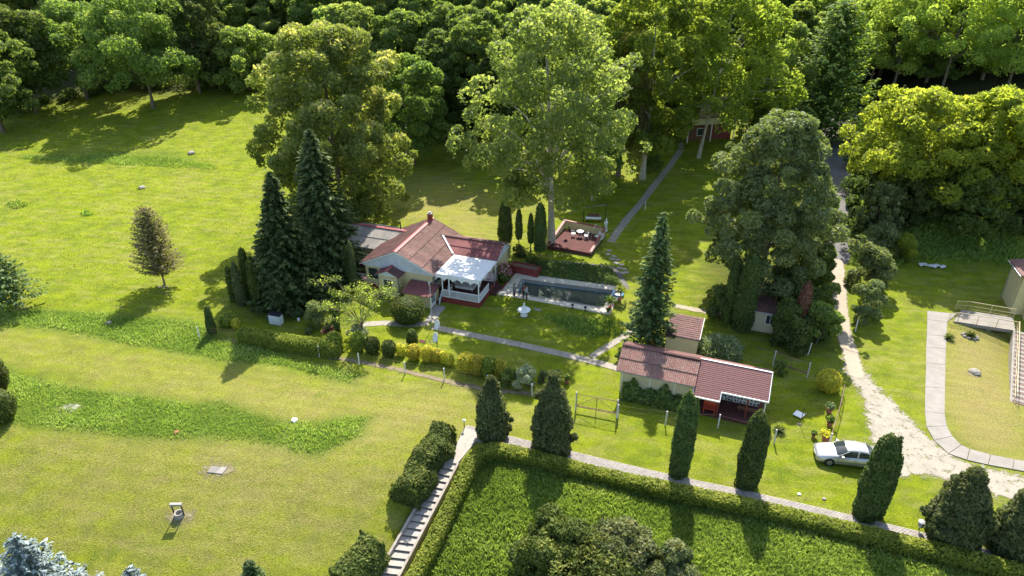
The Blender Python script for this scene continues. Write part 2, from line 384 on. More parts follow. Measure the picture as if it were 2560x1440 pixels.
def conifer(rng, Ht, Rr, z0=.8, dz=.42, nb=13, per=26, leaf=.2, power=.85, droop=.30, ragged=.25, upturn=.12, roundness=0.0):
    Ps = []; Ns = []; Al = []; Ti = []; z = z0; lv = 0
    while z < Ht - .15:
        u = (z - z0) / (Ht - z0)
        L = Rr * ((1 - u) ** power if roundness == 0 else math.sin(math.pi * min(1, max(.02, (1 - u) * (1 - .25 * roundness) )) ** .8 * .5 + 0) * (1 - .0 * u)) + .12
        n = max(4, int(nb * (L / Rr) ** .5)); off = rng.random() * 6.28
        for k in range(n):
            a = off + 6.283 * k / n + rng.normal() * .15; l = L * (1 - ragged * rng.random() ** 1.5) * (1 + .12 * math.sin(a * 2 + z)); 
            m = max(5, int(per * (l / Rr) ** 1.1 + 4)); t = rng.random(m) ** .75
            ca, sa = math.cos(a), math.sin(a); lat = rng.uniform(-1, 1, m) * .24 * l * (1.15 - t) 
            zz = z + rng.normal() * .05 - droop * l * t ** 1.3 + upturn * l * t ** 3 - np.abs(lat) * .25 - rng.random(m) * .12
            Ps.append(np.stack([ca * l * t - sa * lat, sa * l * t + ca * lat, zz], 1))
            al = np.stack([ca - sa * np.sign(lat) * .7, sa + ca * np.sign(lat) * .7, -droop + .2 + rng.normal(size=m) * .15], 1)
            Al.append(al); Ns.append(np.tile([ca * .35, sa * .35, 1.0], (m, 1)))
            Ti.append(.12 + .3 * rng.random() + .22 * rng.random(m) + .62 * (t > .74) * rng.random(m))
        z += dz * (1 - .45 * u); lv += 1
    Pt = np.concatenate(Ps); V = cards(Pt, np.concatenate(Ns), leaf, rng, .42, np.concatenate(Al), .35)
    # leader
    return V, np.concatenate(Ti)
def lumps(Pn, seed, s):
    """cheap smooth 3D noise in about -1..1 from sums of sines"""
    rg = np.random.default_rng(seed); o = np.zeros(len(Pn))
    for i in range(7):
        k = rg.normal(size=3) * s * (1 + i * .35); o += np.sin(Pn @ k + rg.random() * 6.28) / (1 + i * .3)
    return o / 3.2
def clad_lathe(rng, prof, n_cards, leaf, seed, lump=.12, ls=2.2, nz_=26, nk=28, sx=1, sy=1, up=.5, core=.9, tint0=.15, aspect=.5):
    """solid body of revolution (prof: list of (r,z)) roughened and covered with leaf sprays -> V,F,tint"""
    zs = np.array([p[1] for p in prof]); rs = np.array([p[0] for p in prof])
    def surf(u, a):
        z = zs[0] + (zs[-1] - zs[0]) * u; r = np.interp(z, zs, rs)
        Pn = np.stack([r * np.cos(a) * sx, r * np.sin(a) * sy, z], 1)
        f = 1 + lump * lumps(Pn, seed, ls)
        Pn[:, 0] *= f; Pn[:, 1] *= f; Pn[:, 2] += .5 * lump * lumps(Pn, seed + 1, ls) * np.minimum(r, .8)
        return Pn
    U, A = np.meshgrid(np.linspace(0, 1, nz_), np.linspace(0, 2 * np.pi, nk, endpoint=False), indexing='ij')
    body = surf(U.ravel(), A.ravel()); body[:, :2] *= core
    i = np.arange(nz_ - 1)[:, None] * nk; k = np.arange(nk)[None]; k2 = (k + 1) % nk
    F = np.stack([i + k, i + k2, i + nk + k2, i + nk + k], -1).reshape(-1, 4)
    # area weighted samples
    uu = np.linspace(0, 1, 200); zz = zs[0] + (zs[-1] - zs[0]) * uu; rr = np.interp(zz, zs, rs) + .02 * max(rs)
    dr = np.gradient(rr) / np.gradient(zz); w_ = rr * np.sqrt(1 + np.clip(dr, -4, 4) ** 2); w_ /= w_.sum()
    u = np.clip(rng.choice(uu, n_cards, p=w_) + rng.normal(size=n_cards) * .003, 0, 1); a = rng.random(n_cards) * 6.2832
    Pt = surf(u, a); e = 1e-3; P2 = surf(np.clip(u + .01, 0, 1.02), a); P3 = surf(u, a + .05)
    Nn = unit(np.cross(P3 - Pt, P2 - Pt) + 1e-9)
    Pt = Pt + Nn * rng.uniform(-.3, .6, (n_cards, 1)) * leaf
    al = np.tile([0, 0, 1.0], (n_cards, 1)) + Nn * .5 + rng.normal(size=(n_cards, 3)) * .35
    V = cards(Pt, Nn + np.array([0, 0, up * .4]), leaf, rng, aspect, al, .55)
    tc = 1.5 * lumps(Pt, seed + 5, ls * 1.7)
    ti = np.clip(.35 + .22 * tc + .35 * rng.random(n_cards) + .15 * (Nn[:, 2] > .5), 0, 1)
    nb_ = len(body)
    return np.concatenate([body, V]), np.concatenate([F, quadfaces(n_cards) + nb_]), np.concatenate([np.full(nb_, tint0), np.repeat(ti, 4)])
def column_prof(h, r, z0=0.05, fat=.35, base=.75, tip=.08):
    out = []
    for i in range(13):
        u = i / 12; f = base + (1 - base) * math.sin(min(1, u / fat) * math.pi / 2) if u < fat else (1 - .34 * (u - fat) / (1 - fat)) * (max(0, 1 - ((u - fat) / (1 - fat)) ** 5)) ** .6 * (1 - tip) + tip
        out.append((r * f, z0 + u * (h - z0)))
    out.append((.02, h + .02 * r)); return out
def egg_prof(h, rr, z0=0.0, squash=1):
    out = []
    for i in range(13):
        a = math.pi * i / 12; out.append((max(.03, rr * math.sin(a) ** .8), z0 + (h - z0) * (1 - math.cos(a)) / 2))
    return out
def plant(name, label, cat, p, prof, m, leaf, dens, seed, group=None, part='foliage', **kw):
    rng = np.random.default_rng(seed)
    zs = [q[1] for q in prof]; rs = [q[0] for q in prof]; area = 6.28 * (sum(rs) / len(rs)) * (zs[-1] - zs[0]) * 1.15
    V, F, T = clad_lathe(rng, prof, int(max(150, min(26000, area * dens))), leaf, seed, **kw)
    t = thing(name, label, cat, p, 0, group)
    link(part, npmesh(part, V, F, m, {'tint': T}), t); return t
def hedge_run(name, label, cat, line, wid, hgt, m, leaf, dens, seed, closed_round=.25, wob=.06, group=None, tops=None, close=False):
    """clipped hedge along world points; rounded box section draped on the terrain"""
    rng = np.random.default_rng(seed); pts = [Vector((q[0], q[1], 0)) for q in line]
    seg = []; 
    for a, b in zip(pts, pts[1:]):
        n = max(2, int((b - a).length / .35)); seg += [a.lerp(b, i / n) for i in range(n)]
    seg.append(pts[-1]); n = len(seg); X = np.array([[s.x, s.y] for s in seg])
    # smooth corners
    for _ in range(3): X[1:-1] = (X[:-2] + 2 * X[1:-1] + X[2:]) / 4
    T = np.gradient(X, axis=0); T /= np.linalg.norm(T, axis=1, keepdims=True); Nn = np.stack([-T[:, 1], T[:, 0]], 1)
    z = H(X[:, 0], X[:, 1]); W = wid / 2
    r = closed_round * min(wid, hgt)
    prof = np.array([[-W * .92, -.1], [-W, .15 * hgt], [-W, hgt - r], [-W + r * .35, hgt - r * .3], [-W + r, hgt], [0, hgt * 1.02], [W - r, hgt], [W - r * .35, hgt - r * .3], [W, hgt - r], [W, .15 * hgt], [W * .92, -.1]])
    K = len(prof)
    hv = hgt if np.isscalar(hgt) else hgt
    V = np.zeros((n, K, 3)); 
    for j in range(K):
        V[:, j, 0] = X[:, 0] + Nn[:, 0] * prof[j, 0]; V[:, j, 1] = X[:, 1] + Nn[:, 1] * prof[j, 0]; V[:, j, 2] = z + prof[j, 1]
    fl = V.reshape(-1, 3); Cn = np.repeat(np.stack([X[:, 0], X[:, 1], z + hgt * .4], 1), K, 0); D = fl - Cn
    f = wob * lumps(fl, seed, 1.1); fl2 = Cn + D * (1 + f[:, None] * 1.6)
    # ends close in
    i = np.arange(n - 1)[:, None] * K; k = np.arange(K - 1)[None]
    F = np.stack([i + k, i + k + 1, i + K + k + 1, i + K + k], -1).reshape(-1, 4)
    q = fl2[F]; e1 = q[:, 1] - q[:, 0]; e2 = q[:, 3] - q[:, 0]; nn = np.cross(e2, e1); ar = np.linalg.norm(nn, axis=1); 
    cnt = int(ar.sum() * dens); fi = rng.choice(len(F), cnt, p=ar / ar.sum()); a = rng.random((cnt, 1)); b = rng.random((cnt, 1)); Q = q[fi]
    Pt = (Q[:, 0] * (1 - a) + Q[:, 1] * a) * (1 - b) + (Q[:, 3] * (1 - a) + Q[:, 2] * a) * b
    N3 = unit(nn[fi]); sgn = np.sign(np.sum(N3 * (Pt - Cn[F[fi][:, 0]]), 1, keepdims=True)); N3 *= sgn
    # end caps
    ce = int(wid * hgt * dens * 1.2)
    for s_, e_ in ((0, -1), (n - 1, 1)):
        xx = rng.uniform(-W, W, ce); zz = rng.uniform(0, hgt, ce); base = np.stack([X[s_, 0] + Nn[s_, 0] * xx, X[s_, 1] + Nn[s_, 1] * xx, z[s_] + zz], 1)
        Pt = np.concatenate([Pt, base]); N3 = np.concatenate([N3, np.tile([T[s_, 0] * e_, T[s_, 1] * e_, .2], (ce, 1))])
    Pt = Pt + N3 * rng.uniform(-.3, .7, (len(Pt), 1)) * leaf
    Vc = cards(Pt, N3 + np.array([0, 0, .15]), leaf, rng, .5, None, .6)
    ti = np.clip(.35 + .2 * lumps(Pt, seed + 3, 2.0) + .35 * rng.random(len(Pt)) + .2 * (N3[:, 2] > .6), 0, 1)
    c0 = X[0]; org = Vector((c0[0], c0[1], float(z[0])))
    body = Cn + D * .84; VV = np.concatenate([body, Vc]) - np.array(org); nb_ = len(body)
    caps = [list(range(0, K)), list(range((n - 1) * K, n * K))]
    FF = np.concatenate([F, np.array([[0, 2, 8, 10], [(n - 1) * K, (n - 1) * K + 2, (n - 1) * K + 8, (n - 1) * K + 10]]), quadfaces(len(Pt)) + nb_])
    t = thing(name, label, cat, org, 0, group)
    link('foliage', npmesh('foliage', VV, FF, m, {'tint': np.concatenate([np.full(nb_, .12), np.repeat(ti, 4)])}), t)
    return t

# ------------------------------------------------------------------ polygons on the ground, scatter of blades
def inpoly(X, Y, poly):
    ins = np.zeros(len(X), bool); n = len(poly)
    for i in range(n):
        x1, y1 = poly[i][:2]; x2, y2 = poly[(i + 1) % n][:2]
        c = ((y1 > Y) != (y2 > Y)) & (X < (x2 - x1) * (Y - y1) / (y2 - y1 + 1e-12) + x1); ins ^= c
    return ins
def polydist(X, Y, poly, closed=True):
    d = np.full(len(X), 1e9); n = len(poly)
    for i in range(n if closed else n - 1):
        x1, y1 = poly[i][:2]; x2, y2 = poly[(i + 1) % n][:2]; dx, dy = x2 - x1, y2 - y1
        t = np.clip(((X - x1) * dx + (Y - y1) * dy) / (dx * dx + dy * dy + 1e-9), 0, 1); d = np.minimum(d, np.hypot(X - x1 - t * dx, Y - y1 - t * dy))
    return d
def W(*px): return [tuple(P(x, y)) for x, y in px]
def scatter_poly(poly, dens, rng, feather=0.0):
    xs = [p[0] for p in poly]; ys = [p[1] for p in poly]; A = (max(xs) - min(xs)) * (max(ys) - min(ys)); n = int(A * dens)
    X = rng.uniform(min(xs), max(xs), n); Y = rng.uniform(min(ys), max(ys), n); k = inpoly(X, Y, poly)
    if feather: 
        d = polydist(X, Y, poly); k &= rng.random(n) < np.clip(d / feather, .12, 1)
    return X[k], Y[k]
def blades(name, label, cat, X, Y, hgt, wid, m, seed, nb=3, clump=1.0, hfun=None, avoid=None):
    rng = np.random.default_rng(seed); n = len(X) 
    kk = rng.random(n) < np.clip(.72 + .5 * lumps(np.stack([X, Y, X * 0], 1), seed + 2, .9), .15, 1); X, Y = X[kk], Y[kk]; n = len(X)
    X = np.repeat(X, nb) + rng.normal(size=n * nb) * .07; Y = np.repeat(Y, nb) + rng.normal(size=n * nb) * .07; N_ = n * nb
    Z = H(X, Y) - .02; pn = lumps(np.stack([X, Y, Z * 0], 1), seed, .55)
    hh = hgt * rng.uniform(.4, 1.2, N_) * (1 + .35 * pn)
    a = rng.random(N_) * 6.283; ln = rng.uniform(.15, .8, N_) * hh; la = rng.random(N_) * 6.283
    bx, by = np.cos(a) * wid * .5, np.sin(a) * wid * .5
    v0 = np.stack([X - bx, Y - by, Z], 1); v1 = np.stack([X + bx, Y + by, Z], 1)
    mx = np.stack([X + np.cos(la) * ln * .4, Y + np.sin(la) * ln * .4, Z + hh * .65], 1)
    v2 = mx + np.stack([bx, by, bx * 0], 1) * .8; v3 = np.stack([X + np.cos(la) * ln, Y + np.sin(la) * ln, Z + hh], 1)
    V = np.stack([v0, v1, v2, v3], 1).reshape(-1, 3)
    ti = np.clip(.45 + .35 * pn + rng.normal(size=N_) * .22, 0, 1)
    o = link(name, cardmesh(name, V, ti, m)); return props(o, label, cat, None, 'stuff')
def sheet_poly(name, poly, m, off=.03, step=.4, margin=.7):
    """draped sheet with an 'edge' attribute (metres inside the rim)"""
    xs = np.arange(min(p[0] for p in poly) - margin, max(p[0] for p in poly) + margin, step); ys = np.arange(min(p[1] for p in poly) - margin, max(p[1] for p in poly) + margin, step)
    GX, GY = np.meshgrid(xs, ys, indexing='ij'); X = GX.ravel(); Y = GY.ravel()
    return _sheet(name, X, Y, len(xs), len(ys), np.where(inpoly(X, Y, poly), 1, -1) * polydist(X, Y, poly), m, off, margin)
def sheet_line(name, line, width, m, off=.03, step=.25, margin=.4):
    xs = np.arange(min(p[0] for p in line) - width, max(p[0] for p in line) + width, step); ys = np.arange(min(p[1] for p in line) - width, max(p[1] for p in line) + width, step)
    GX, GY = np.meshgrid(xs, ys, indexing='ij'); X = GX.ravel(); Y = GY.ravel()
    return _sheet(name, X, Y, len(xs), len(ys), width / 2 - polydist(X, Y, line, False), m, off, margin)
def _sheet(name, X, Y, nx, ny, sdist, m, off, margin):
    i = np.arange(nx - 1)[:, None] * ny; k = np.arange(ny - 1)[None]
    F = np.stack([i + k, i + ny + k, i + ny + k + 1, i + k + 1], -1).reshape(-1, 4)
    F = F[(sdist[F] > -margin).any(1)]
    used = np.unique(F); rm = np.full(nx * ny, -1); rm[used] = np.arange(len(used))
    V = np.stack([X, Y, H(X, Y) + off], 1)[used]
    o = link(name, npmesh(name, V, rm[F], m, {'edge': sdist[used]}, True)); return props(o, kind='structure')
def slab_line(mb, L, Rr, th, lift=.03):
    """one slab between left edge points (a,b) and right edge points (c,d)"""
    q = [L[0], Rr[0], Rr[1], L[1]]; return mb.prism([(p[0], p[1], p[2] + lift) for p in q], (0, 0, -th))
# ------------------------------------------------------------------ the ground
PX_BANK_HI = [(0, 765), (170, 775), (330, 790), (480, 800), (590, 850), (760, 905), (900, 935), (880, 960), (700, 915), (560, 905), (430, 880), (300, 858), (160, 830), (0, 812)]
PX_BANK_LO = [(0, 905), (60, 935), (180, 965), (330, 985), (480, 1005), (560, 1000), (640, 1030), (720, 1052), (800, 1052), (860, 1040), (935, 1040), (900, 1090), (830, 1130), (790, 1145), (700, 1120), (620, 1105), (500, 1100), (350, 1100), (200, 1080), (80, 1070), (0, 1050)]
PX_FIELD = [(1208, 1160), (1235, 1128), (1500, 1200), (1700, 1250), (1900, 1300), (2150, 1370), (2400, 1430), (2560, 1475), (2560, 1600), (1050, 1600), (1085, 1420), (1160, 1260)]
PX_BACKRIGHT = [(2150, 500), (2560, 480), (2560, 670), (2480, 660), (2300, 655), (2180, 680), (2130, 640)]
POLY = {k: W(*v) for k, v in dict(hi=PX_BANK_HI, lo=PX_BANK_LO, br=PX_BACKRIGHT, field=[(x, min(y, 1500)) for x, y in PX_FIELD],
        strip=[(45, 390), (250, 385), (420, 392), (540, 415), (545, 425), (420, 418), (200, 408), (45, 398)],
        weed=[(200, 395), (250, 378), (420, 375), (500, 400), (430, 412), (300, 408)],
        dryr=[(2370, 815), (2520, 830), (2540, 1000), (2560, 1150), (2450, 1130), (2380, 1080), (2365, 1000)],
        dryl=[(200, 1000), (1150, 980), (1000, 1300), (900, 1420), (500, 1440), (0, 1400), (0, 1150)], dryc=[(0, 830), (1500, 1080), (900, 1030), (500, 985), (0, 900)],
        dryt=[(1050, 430), (1250, 480), (1240, 600), (980, 560)]).items()}
def axis(a, b, c, d, fine, coarse):
    return np.concatenate([np.arange(a, b, coarse), np.arange(b, c, fine), np.arange(c, d, coarse)])
gx = axis(-420, -64, 64, 421, .5, 6.); gy = axis(-160, 20, 112, 640, .5, 5.)
GX, GY = np.meshgrid(gx, gy, indexing='ij'); gX, gY = GX.ravel(), GY.ravel(); gZ = H(gX, gY)
i_ = np.arange(len(gx) - 1)[:, None] * len(gy); k_ = np.arange(len(gy) - 1)[None]
gF = np.stack([i_ + k_, i_ + len(gy) + k_, i_ + len(gy) + k_ + 1, i_ + k_ + 1], -1).reshape(-1, 4)
_pq = [Vector(g_) for g_ in (P(1241, 736), P(1524, 788), P(1560, 721), P(1292, 682))]; _pc = sum(_pq, Vector()) / 4; _hole = [_pc + (v - _pc) * .99 for v in _pq]
_st = [P(*q) for q in ((1109, 1156), (1145, 1164), (1003, 1436), (945, 1440))]; _st[2] = _st[2] + (_st[2] - _st[1]) * .18; _st[3] = _st[3] + (_st[3] - _st[0]) * .18
_d = ((gX > -20) & (gX < 5) & (gY > 15) & (gY < 50)); _sd = np.full(len(gX), -9.0); _sd[_d] = np.where(inpoly(gX[_d], gY[_d], _st), 1, -1) * polydist(gX[_d], gY[_d], _st)
gZ = gZ - .7 * np.clip((_sd + .35) / .3, 0, 1)                                          # bed of the stairs
_in = inpoly(gX, gY, _hole); gF = gF[~_in[gF].all(1)]                      # the pool is dug out of the ground
def soft(poly, s):
    near = (gX > min(p[0] for p in poly) - 6) & (gX < max(p[0] for p in poly) + 6) & (gY > min(p[1] for p in poly) - 6) & (gY < max(p[1] for p in poly) + 6)
    o = np.zeros(len(gX)); x, y = gX[near], gY[near]; d = np.where(inpoly(x, y, poly), 1, -1) * polydist(x, y, poly)
    o[near] = 1 / (1 + np.exp(-np.clip(d / s, -20, 20))); return o
lush = np.clip(soft(POLY['hi'], .3) + soft(POLY['lo'], .3) + soft(POLY['field'], .3) + soft(POLY['br'], 1) + .7 * soft(POLY['weed'], .5), 0, 1)
dry = np.clip(1.0 * soft(POLY['dryr'], .8) + .55 * soft(POLY['dryl'], 3) + .4 * soft(POLY['dryc'], 1.5) + .6 * soft(POLY['dryt'], 2), 0, 1)
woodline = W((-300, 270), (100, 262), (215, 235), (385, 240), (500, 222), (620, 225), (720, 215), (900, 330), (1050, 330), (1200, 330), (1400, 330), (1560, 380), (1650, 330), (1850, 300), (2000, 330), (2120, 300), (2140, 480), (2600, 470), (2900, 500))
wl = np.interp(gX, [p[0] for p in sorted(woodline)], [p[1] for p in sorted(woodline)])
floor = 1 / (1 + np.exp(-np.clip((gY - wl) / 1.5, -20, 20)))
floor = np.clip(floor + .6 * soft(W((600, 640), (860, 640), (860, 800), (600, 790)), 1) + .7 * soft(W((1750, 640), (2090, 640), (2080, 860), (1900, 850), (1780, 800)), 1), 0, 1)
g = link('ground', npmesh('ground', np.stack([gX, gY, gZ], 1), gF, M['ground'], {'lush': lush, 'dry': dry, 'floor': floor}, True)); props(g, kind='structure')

# ------------------------------------------------------------------ roads and paths
sheet_poly('gravel_road', W((2108, 925), (2140, 968), (2160, 1010), (2168, 1055), (2178, 1100), (2190, 1150), (2210, 1185), (2260, 1192), (2340, 1192), (2430, 1220), (2500, 1245), (2700, 1290), (2700, 1225), (2560, 1192), (2480, 1172), (2400, 1150), (2330, 1100), (2262, 1035), (2215, 985), (2160, 925), (2135, 890), (2112, 890)), M['gravel'], .03, .3)
sheet_line('dirt_path', W((2092, 655), (2097, 700), (2100, 760), (2108, 830), (2125, 880), (2140, 935)), 1.1, M['dirt'], .045)
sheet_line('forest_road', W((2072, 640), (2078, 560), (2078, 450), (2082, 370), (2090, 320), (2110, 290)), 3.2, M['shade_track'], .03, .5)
for a in (((1690, 765), (1760, 779), (1830, 790), (1890, 810)), ((1860, 862), (1940, 880), (2030, 905), (2110, 935)), ((1840, 890), (1900, 905), (1990, 925), (2040, 940))):
    sheet_line('dirt_path', W(*a), .5, M['verge'] if a[0][0] > 1700 else M['dirt'], .035)
sheet_line('dirt_path', W((560, 850), (640, 860), (800, 890), (900, 905), (1000, 925), (1100, 950), (1200, 972), (1330, 985)), .9, M['verge'], .03)
for x, y, r_ in ((449, 1292, 1.3), (412, 716, 1.1), (45, 775, 1.2), (543, 1176, 1.5), (178, 1022, 1.5), (1693, 1190, 1.1), (1860, 1218, 1.1), (2158, 1292, 1.2), (1622, 866, 1.2), (2432, 936, 1.0), (1310, 790, .8), (1376, 616, 1.5)):
    q = P(x, y); sheet_poly('bare_earth', [(q.x + r_ * math.cos(i * .7854) * 1.2, q.y + r_ * math.sin(i * .7854) * .8, 0) for i in range(8)], M['bare'], .025, .25)
def path_slabs(name, line, width, m, seglen, gap=.03, th=.12, lift=.035):
    """concrete strip cast in bays: every bay a slab of its own under one structure"""
    pts = [Vector(p) for p in W(*line)]; seg = []
    for a, b in zip(pts, pts[1:]):
        n = max(1, round((b - a).length / seglen)); seg += [a.lerp(b, i / n) for i in range(n)]
    seg.append(pts[-1]); root = thing(name, None, None, seg[0]); root['kind'] = 'structure'
    rng = random.Random(len(line)); nn = []
    for i in range(len(seg)):
        t = (seg[min(i + 1, len(seg) - 1)] - seg[max(0, i - 1)]); t.z = 0; t.normalize(); nn.append(Vector((-t.y, t.x, 0)))
    for i in range(len(seg) - 1):
        a, b = seg[i], seg[i + 1]; d = (b - a).normalized() * gap / 2; w0 = width / 2 * (1 + rng.uniform(-.06, .06)); q = []
        for p, n, s in ((a + d, nn[i], 1), (a + d, nn[i], -1), (b - d, nn[i + 1], -1), (b - d, nn[i + 1], 1)):
            c = p + n * w0 * s; q.append(Vector((c.x, c.y, hz(c.x, c.y) + lift + rng.uniform(-.004, .004))) - seg[0])
        MB().prism(q, (0, 0, -th)).build('slab', m, root)
    return root
path_slabs('garden_path', [(1083, 818), (1180, 838), (1300, 862), (1400, 884), (1470, 901), (1543, 920)], .85, M['concrete'], 2.2)
path_slabs('garden_path', [(1478, 893), (1530, 860), (1592, 822)], .75, M['concrete'], 2.2)
path_slabs('house_path', [(890, 812), (960, 808), (1030, 812), (1072, 808)], .9, M['stone'], 1.1)
path_slabs('house_path', [(1074, 806), (1090, 780), (1102, 765)], 1.1, M['stone'], 1.0)
path_slabs('stone_path', [(1527, 606), (1545, 578), (1570, 545), (1605, 505), (1640, 458), (1675, 415), (1703, 373)], .95, M['stone'], .62, .09)
path_slabs('stone_path', [(1703, 371), (1700, 352), (1690, 335)], .8, M['stone'], .6, .1)
st = thing('stepping_stones', None, None, P(1530, 640)); st['kind'] = 'structure'; rr = random.Random(3)
for x, y in ((1523, 627), (1520, 636), (1535, 641), (1530, 648), (1545, 650), (1540, 658), (1553, 662), (1548, 670), (1561, 673), (1566, 681), (1556, 683)):
    p = P(x, y) - st.location; n = 7; o = rr.random() * 6
    MB().prism([(p.x + math.cos(o + 6.283 * i / n) * .36 * rr.uniform(.8, 1.15), p.y + math.sin(o + 6.283 * i / n) * .3 * rr.uniform(.8, 1.15), p.z + .05) for i in range(n)], (0, 0, -.12)).build('stepping_stone', M['stone'], st)
# concrete walkway on the right, cast slab by slab
wk = [((2318, 778), (2392, 786)), ((2318, 800), (2367, 806)), ((2317, 838), (2366, 842)), ((2315, 870), (2364, 873)), ((2315, 908), (2363, 914)), ((2313, 968), (2362, 972)), ((2312, 1030), (2361, 1036)), ((2316, 1068), (2366, 1066)), ((2335, 1102), (2380, 1092)), ((2371, 1135), (2402, 1114)), ((2417, 1151), (2424, 1124)), ((2470, 1163), (2476, 1138)), ((2531, 1174), (2535, 1150)), ((2620, 1190), (2620, 1164)), ((2720, 1208), (2720, 1180))]
root = thing('concrete_walkway', None, None, P(2315, 900)); root['kind'] = 'structure'
for (a, b), (c, d) in zip(wk, wk[1:]):
    A, B_, C_, D_ = [P(*q) for q in (a, b, c, d)]; g1 = (C_ - A).normalized() * .02; g2 = (D_ - B_).normalized() * .02
    MB().prism([v - root.location + Vector((0, 0, .07)) for v in (A + g1, B_ + g2, D_ - g2, C_ - g1)], (0, 0, -.3)).build('slab', M['slab'], root)
# paved path behind the clipped hedge: small pavers, only a few pixels each, laid as real blocks
pl = [Vector(p) for p in W((1158, 1078), (1250, 1102), (1500, 1164), (1665, 1203), (1860, 1245), (2125, 1308), (2300, 1350), (2470, 1395), (2640, 1445))]
def offs(line, w_):
    out = []
    for i, p in enumerate(line):
        t = line[min(i + 1, len(line) - 1)] - line[max(0, i - 1)]; n = Vector((-t.y, t.x, 0)).normalized(); q = p + n * w_; out.append(Vector((q.x, q.y, hz(q.x, q.y))))
    return out
PW = 1.45
a_, b_ = offs(pl, PW / 2), offs(pl, -PW / 2)
root = thing('paved_path', None, None, pl[0]); root['kind'] = 'structure'
mb = MB()
for i in range(len(pl) - 1):
    mb.prism([v - pl[0] + Vector((0, 0, .035)) for v in (a_[i], b_[i], b_[i + 1], a_[i + 1])], (0, 0, -.3))
mb.build('bedding', M['dirt'] if 0 else M['curb'], root)
def pavers():
    V = []; F = []; rng = np.random.default_rng(5); tot = 0
    for i in range(len(pl) - 1):
        A, B_ = pl[i], pl[i + 1]; T = (B_ - A); Ln = T.length; T.normalize(); Nn = Vector((-T.y, T.x, 0)).normalized()
        nx = int(Ln / .21); ny = 12; sx = Ln / nx; sy = PW / ny
        for ix in range(nx):
            for iy in range(ny):
                u = (ix + (.5 if iy % 2 else 0)) * sx; v = -PW / 2 + iy * sy; c = A + T * (u + sx / 2) + Nn * (v + sy / 2)
                zc = hz(c.x, c.y) + .062 + rng.uniform(-.006, .006); b = len(V)
                for du, dv in ((-.46, -.42), (.46, -.42), (.46, .42), (-.46, .42)):
                    q = c + T * du * sx + Nn * dv * sy; V.append((q.x - pl[0].x, q.y - pl[0].y, zc - pl[0].z))
                for du, dv in ((-.5, -.5), (.5, -.5), (.5, .5), (-.5, .5)):
                    q = c + T * du * sx * .97 + Nn * dv * sy * .97; V.append((q.x - pl[0].x, q.y - pl[0].y, zc - pl[0].z - .045))
                F += [(b, b + 1, b + 2, b + 3), (b + 4, b + 5, b + 1, b), (b + 5, b + 6, b + 2, b + 1), (b + 6, b + 7, b + 3, b + 2), (b + 7, b + 4, b, b + 3)]
    return V, F
V, F = pavers(); M['paver'] = plain('grey_paver', (.35, .315, .285), .9, .25, 2.5, (.24, .21, .17)); props(link('paver', npmesh('paver', V, F, M['paver']), root), kind='stuff')
# landing and stairs
root = thing('garden_stairs', 'long flight of concrete steps running down between the dark yew mounds and the clipped hedge', 'stairs', P(1143, 1161))
o = root.location
Lp = [P(*q) for q in ((1161, 1070), (1150, 1096), (1111, 1154))]; Rp = [P(*q) for q in ((1196, 1083), (1188, 1107), (1143, 1161))]
for i in range(2): MB().prism([v - o + Vector((0, 0, .075)) for v in (Lp[i], Rp[i], Rp[i + 1], Lp[i + 1])], (0, 0, -.3)).build('landing_slab', M['tread'], root)
L0 = Lp[2] + Vector((0, 0, .075)); R0 = Rp[2] + Vector((0, 0, .075)); N_ = 19
Le = P(948, 1440, .02); Re = P(999, 1436, .02); drop = (L0.z - (Le.z + Re.z) / 2) / 16.2
dL = Vector((Le.x - L0.x, Le.y - L0.y, 0)) / 16.4; dR = Vector((Re.x - R0.x, Re.y - R0.y, 0)) / 16.0
STAIR_L = []; STAIR_R = []
for i in range(N_):
    zt = Vector((0, 0, -drop * (i + 1))); a = L0 + dL * i + zt; b = R0 + dR * i + zt; c = R0 + dR * (i + 1) + zt; d = L0 + dL * (i + 1) + zt
    lip = (c - b).normalized() * .0
    MB().prism([v - o for v in (a, b, c + lip, d + lip)], (0, 0, -.42)).build('step', M['tread'], root)
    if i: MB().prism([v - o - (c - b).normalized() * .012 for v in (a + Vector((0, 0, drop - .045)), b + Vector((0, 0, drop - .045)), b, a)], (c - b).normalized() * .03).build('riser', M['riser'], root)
    STAIR_L.append((a, d)); STAIR_R.append((b, c))
for side, arr, s in (('L', STAIR_L, -1), ('R', STAIR_R, 1)):
    n = (arr[-1][1] - arr[0][0]); n.z = 0; n = Vector((-n.y, n.x, 0)).normalized() * s
    mb = MB(); p0 = arr[0][0] + Vector((0, 0, .26)) ; p1 = arr[-1][1] + Vector((0, 0, .26))
    mb.prism([q - o for q in (p0 + n * .004, p0 + n * .17, p1 + n * .17, p1 + n * .004)], (0, 0, -.95)); mb.build('kerb', M['curb'], root)

# ------------------------------------------------------------------ building helpers
def frame(o, th, z=None):
    Mx = Matrix.Translation(o) @ Matrix.Rotation(R(th), 4, 'Z'); return Mx
class SheetCache(dict): pass
sheets = SheetCache()
def corr(mkey, w_, l_, nw):
    k = (mkey, round(w_, 3), round(l_, 3), nw)
    if k in sheets: return sheets[k]
    V = []; F = []; S_ = 6
    for i in range(nw * S_ + 1):
        x = w_ * i / (nw * S_); z = .028 * math.cos(2 * math.pi * i / S_)
        V += [(x, 0, z - .012), (x, l_ + .07, z + .045)]
    F = [(2 * i, 2 * i + 2, 2 * i + 3, 2 * i + 1) for i in range(nw * S_)]
    me = bpy.data.meshes.new('roof_sheet'); me.from_pydata([(v[0], v[1], v[2]) for v in V], [], [f[::-1] for f in F]); me.polygons.foreach_set('use_smooth', [True] * len(F)); me.materials.append(M[mkey]); me.update()
    sheets[k] = me; return me
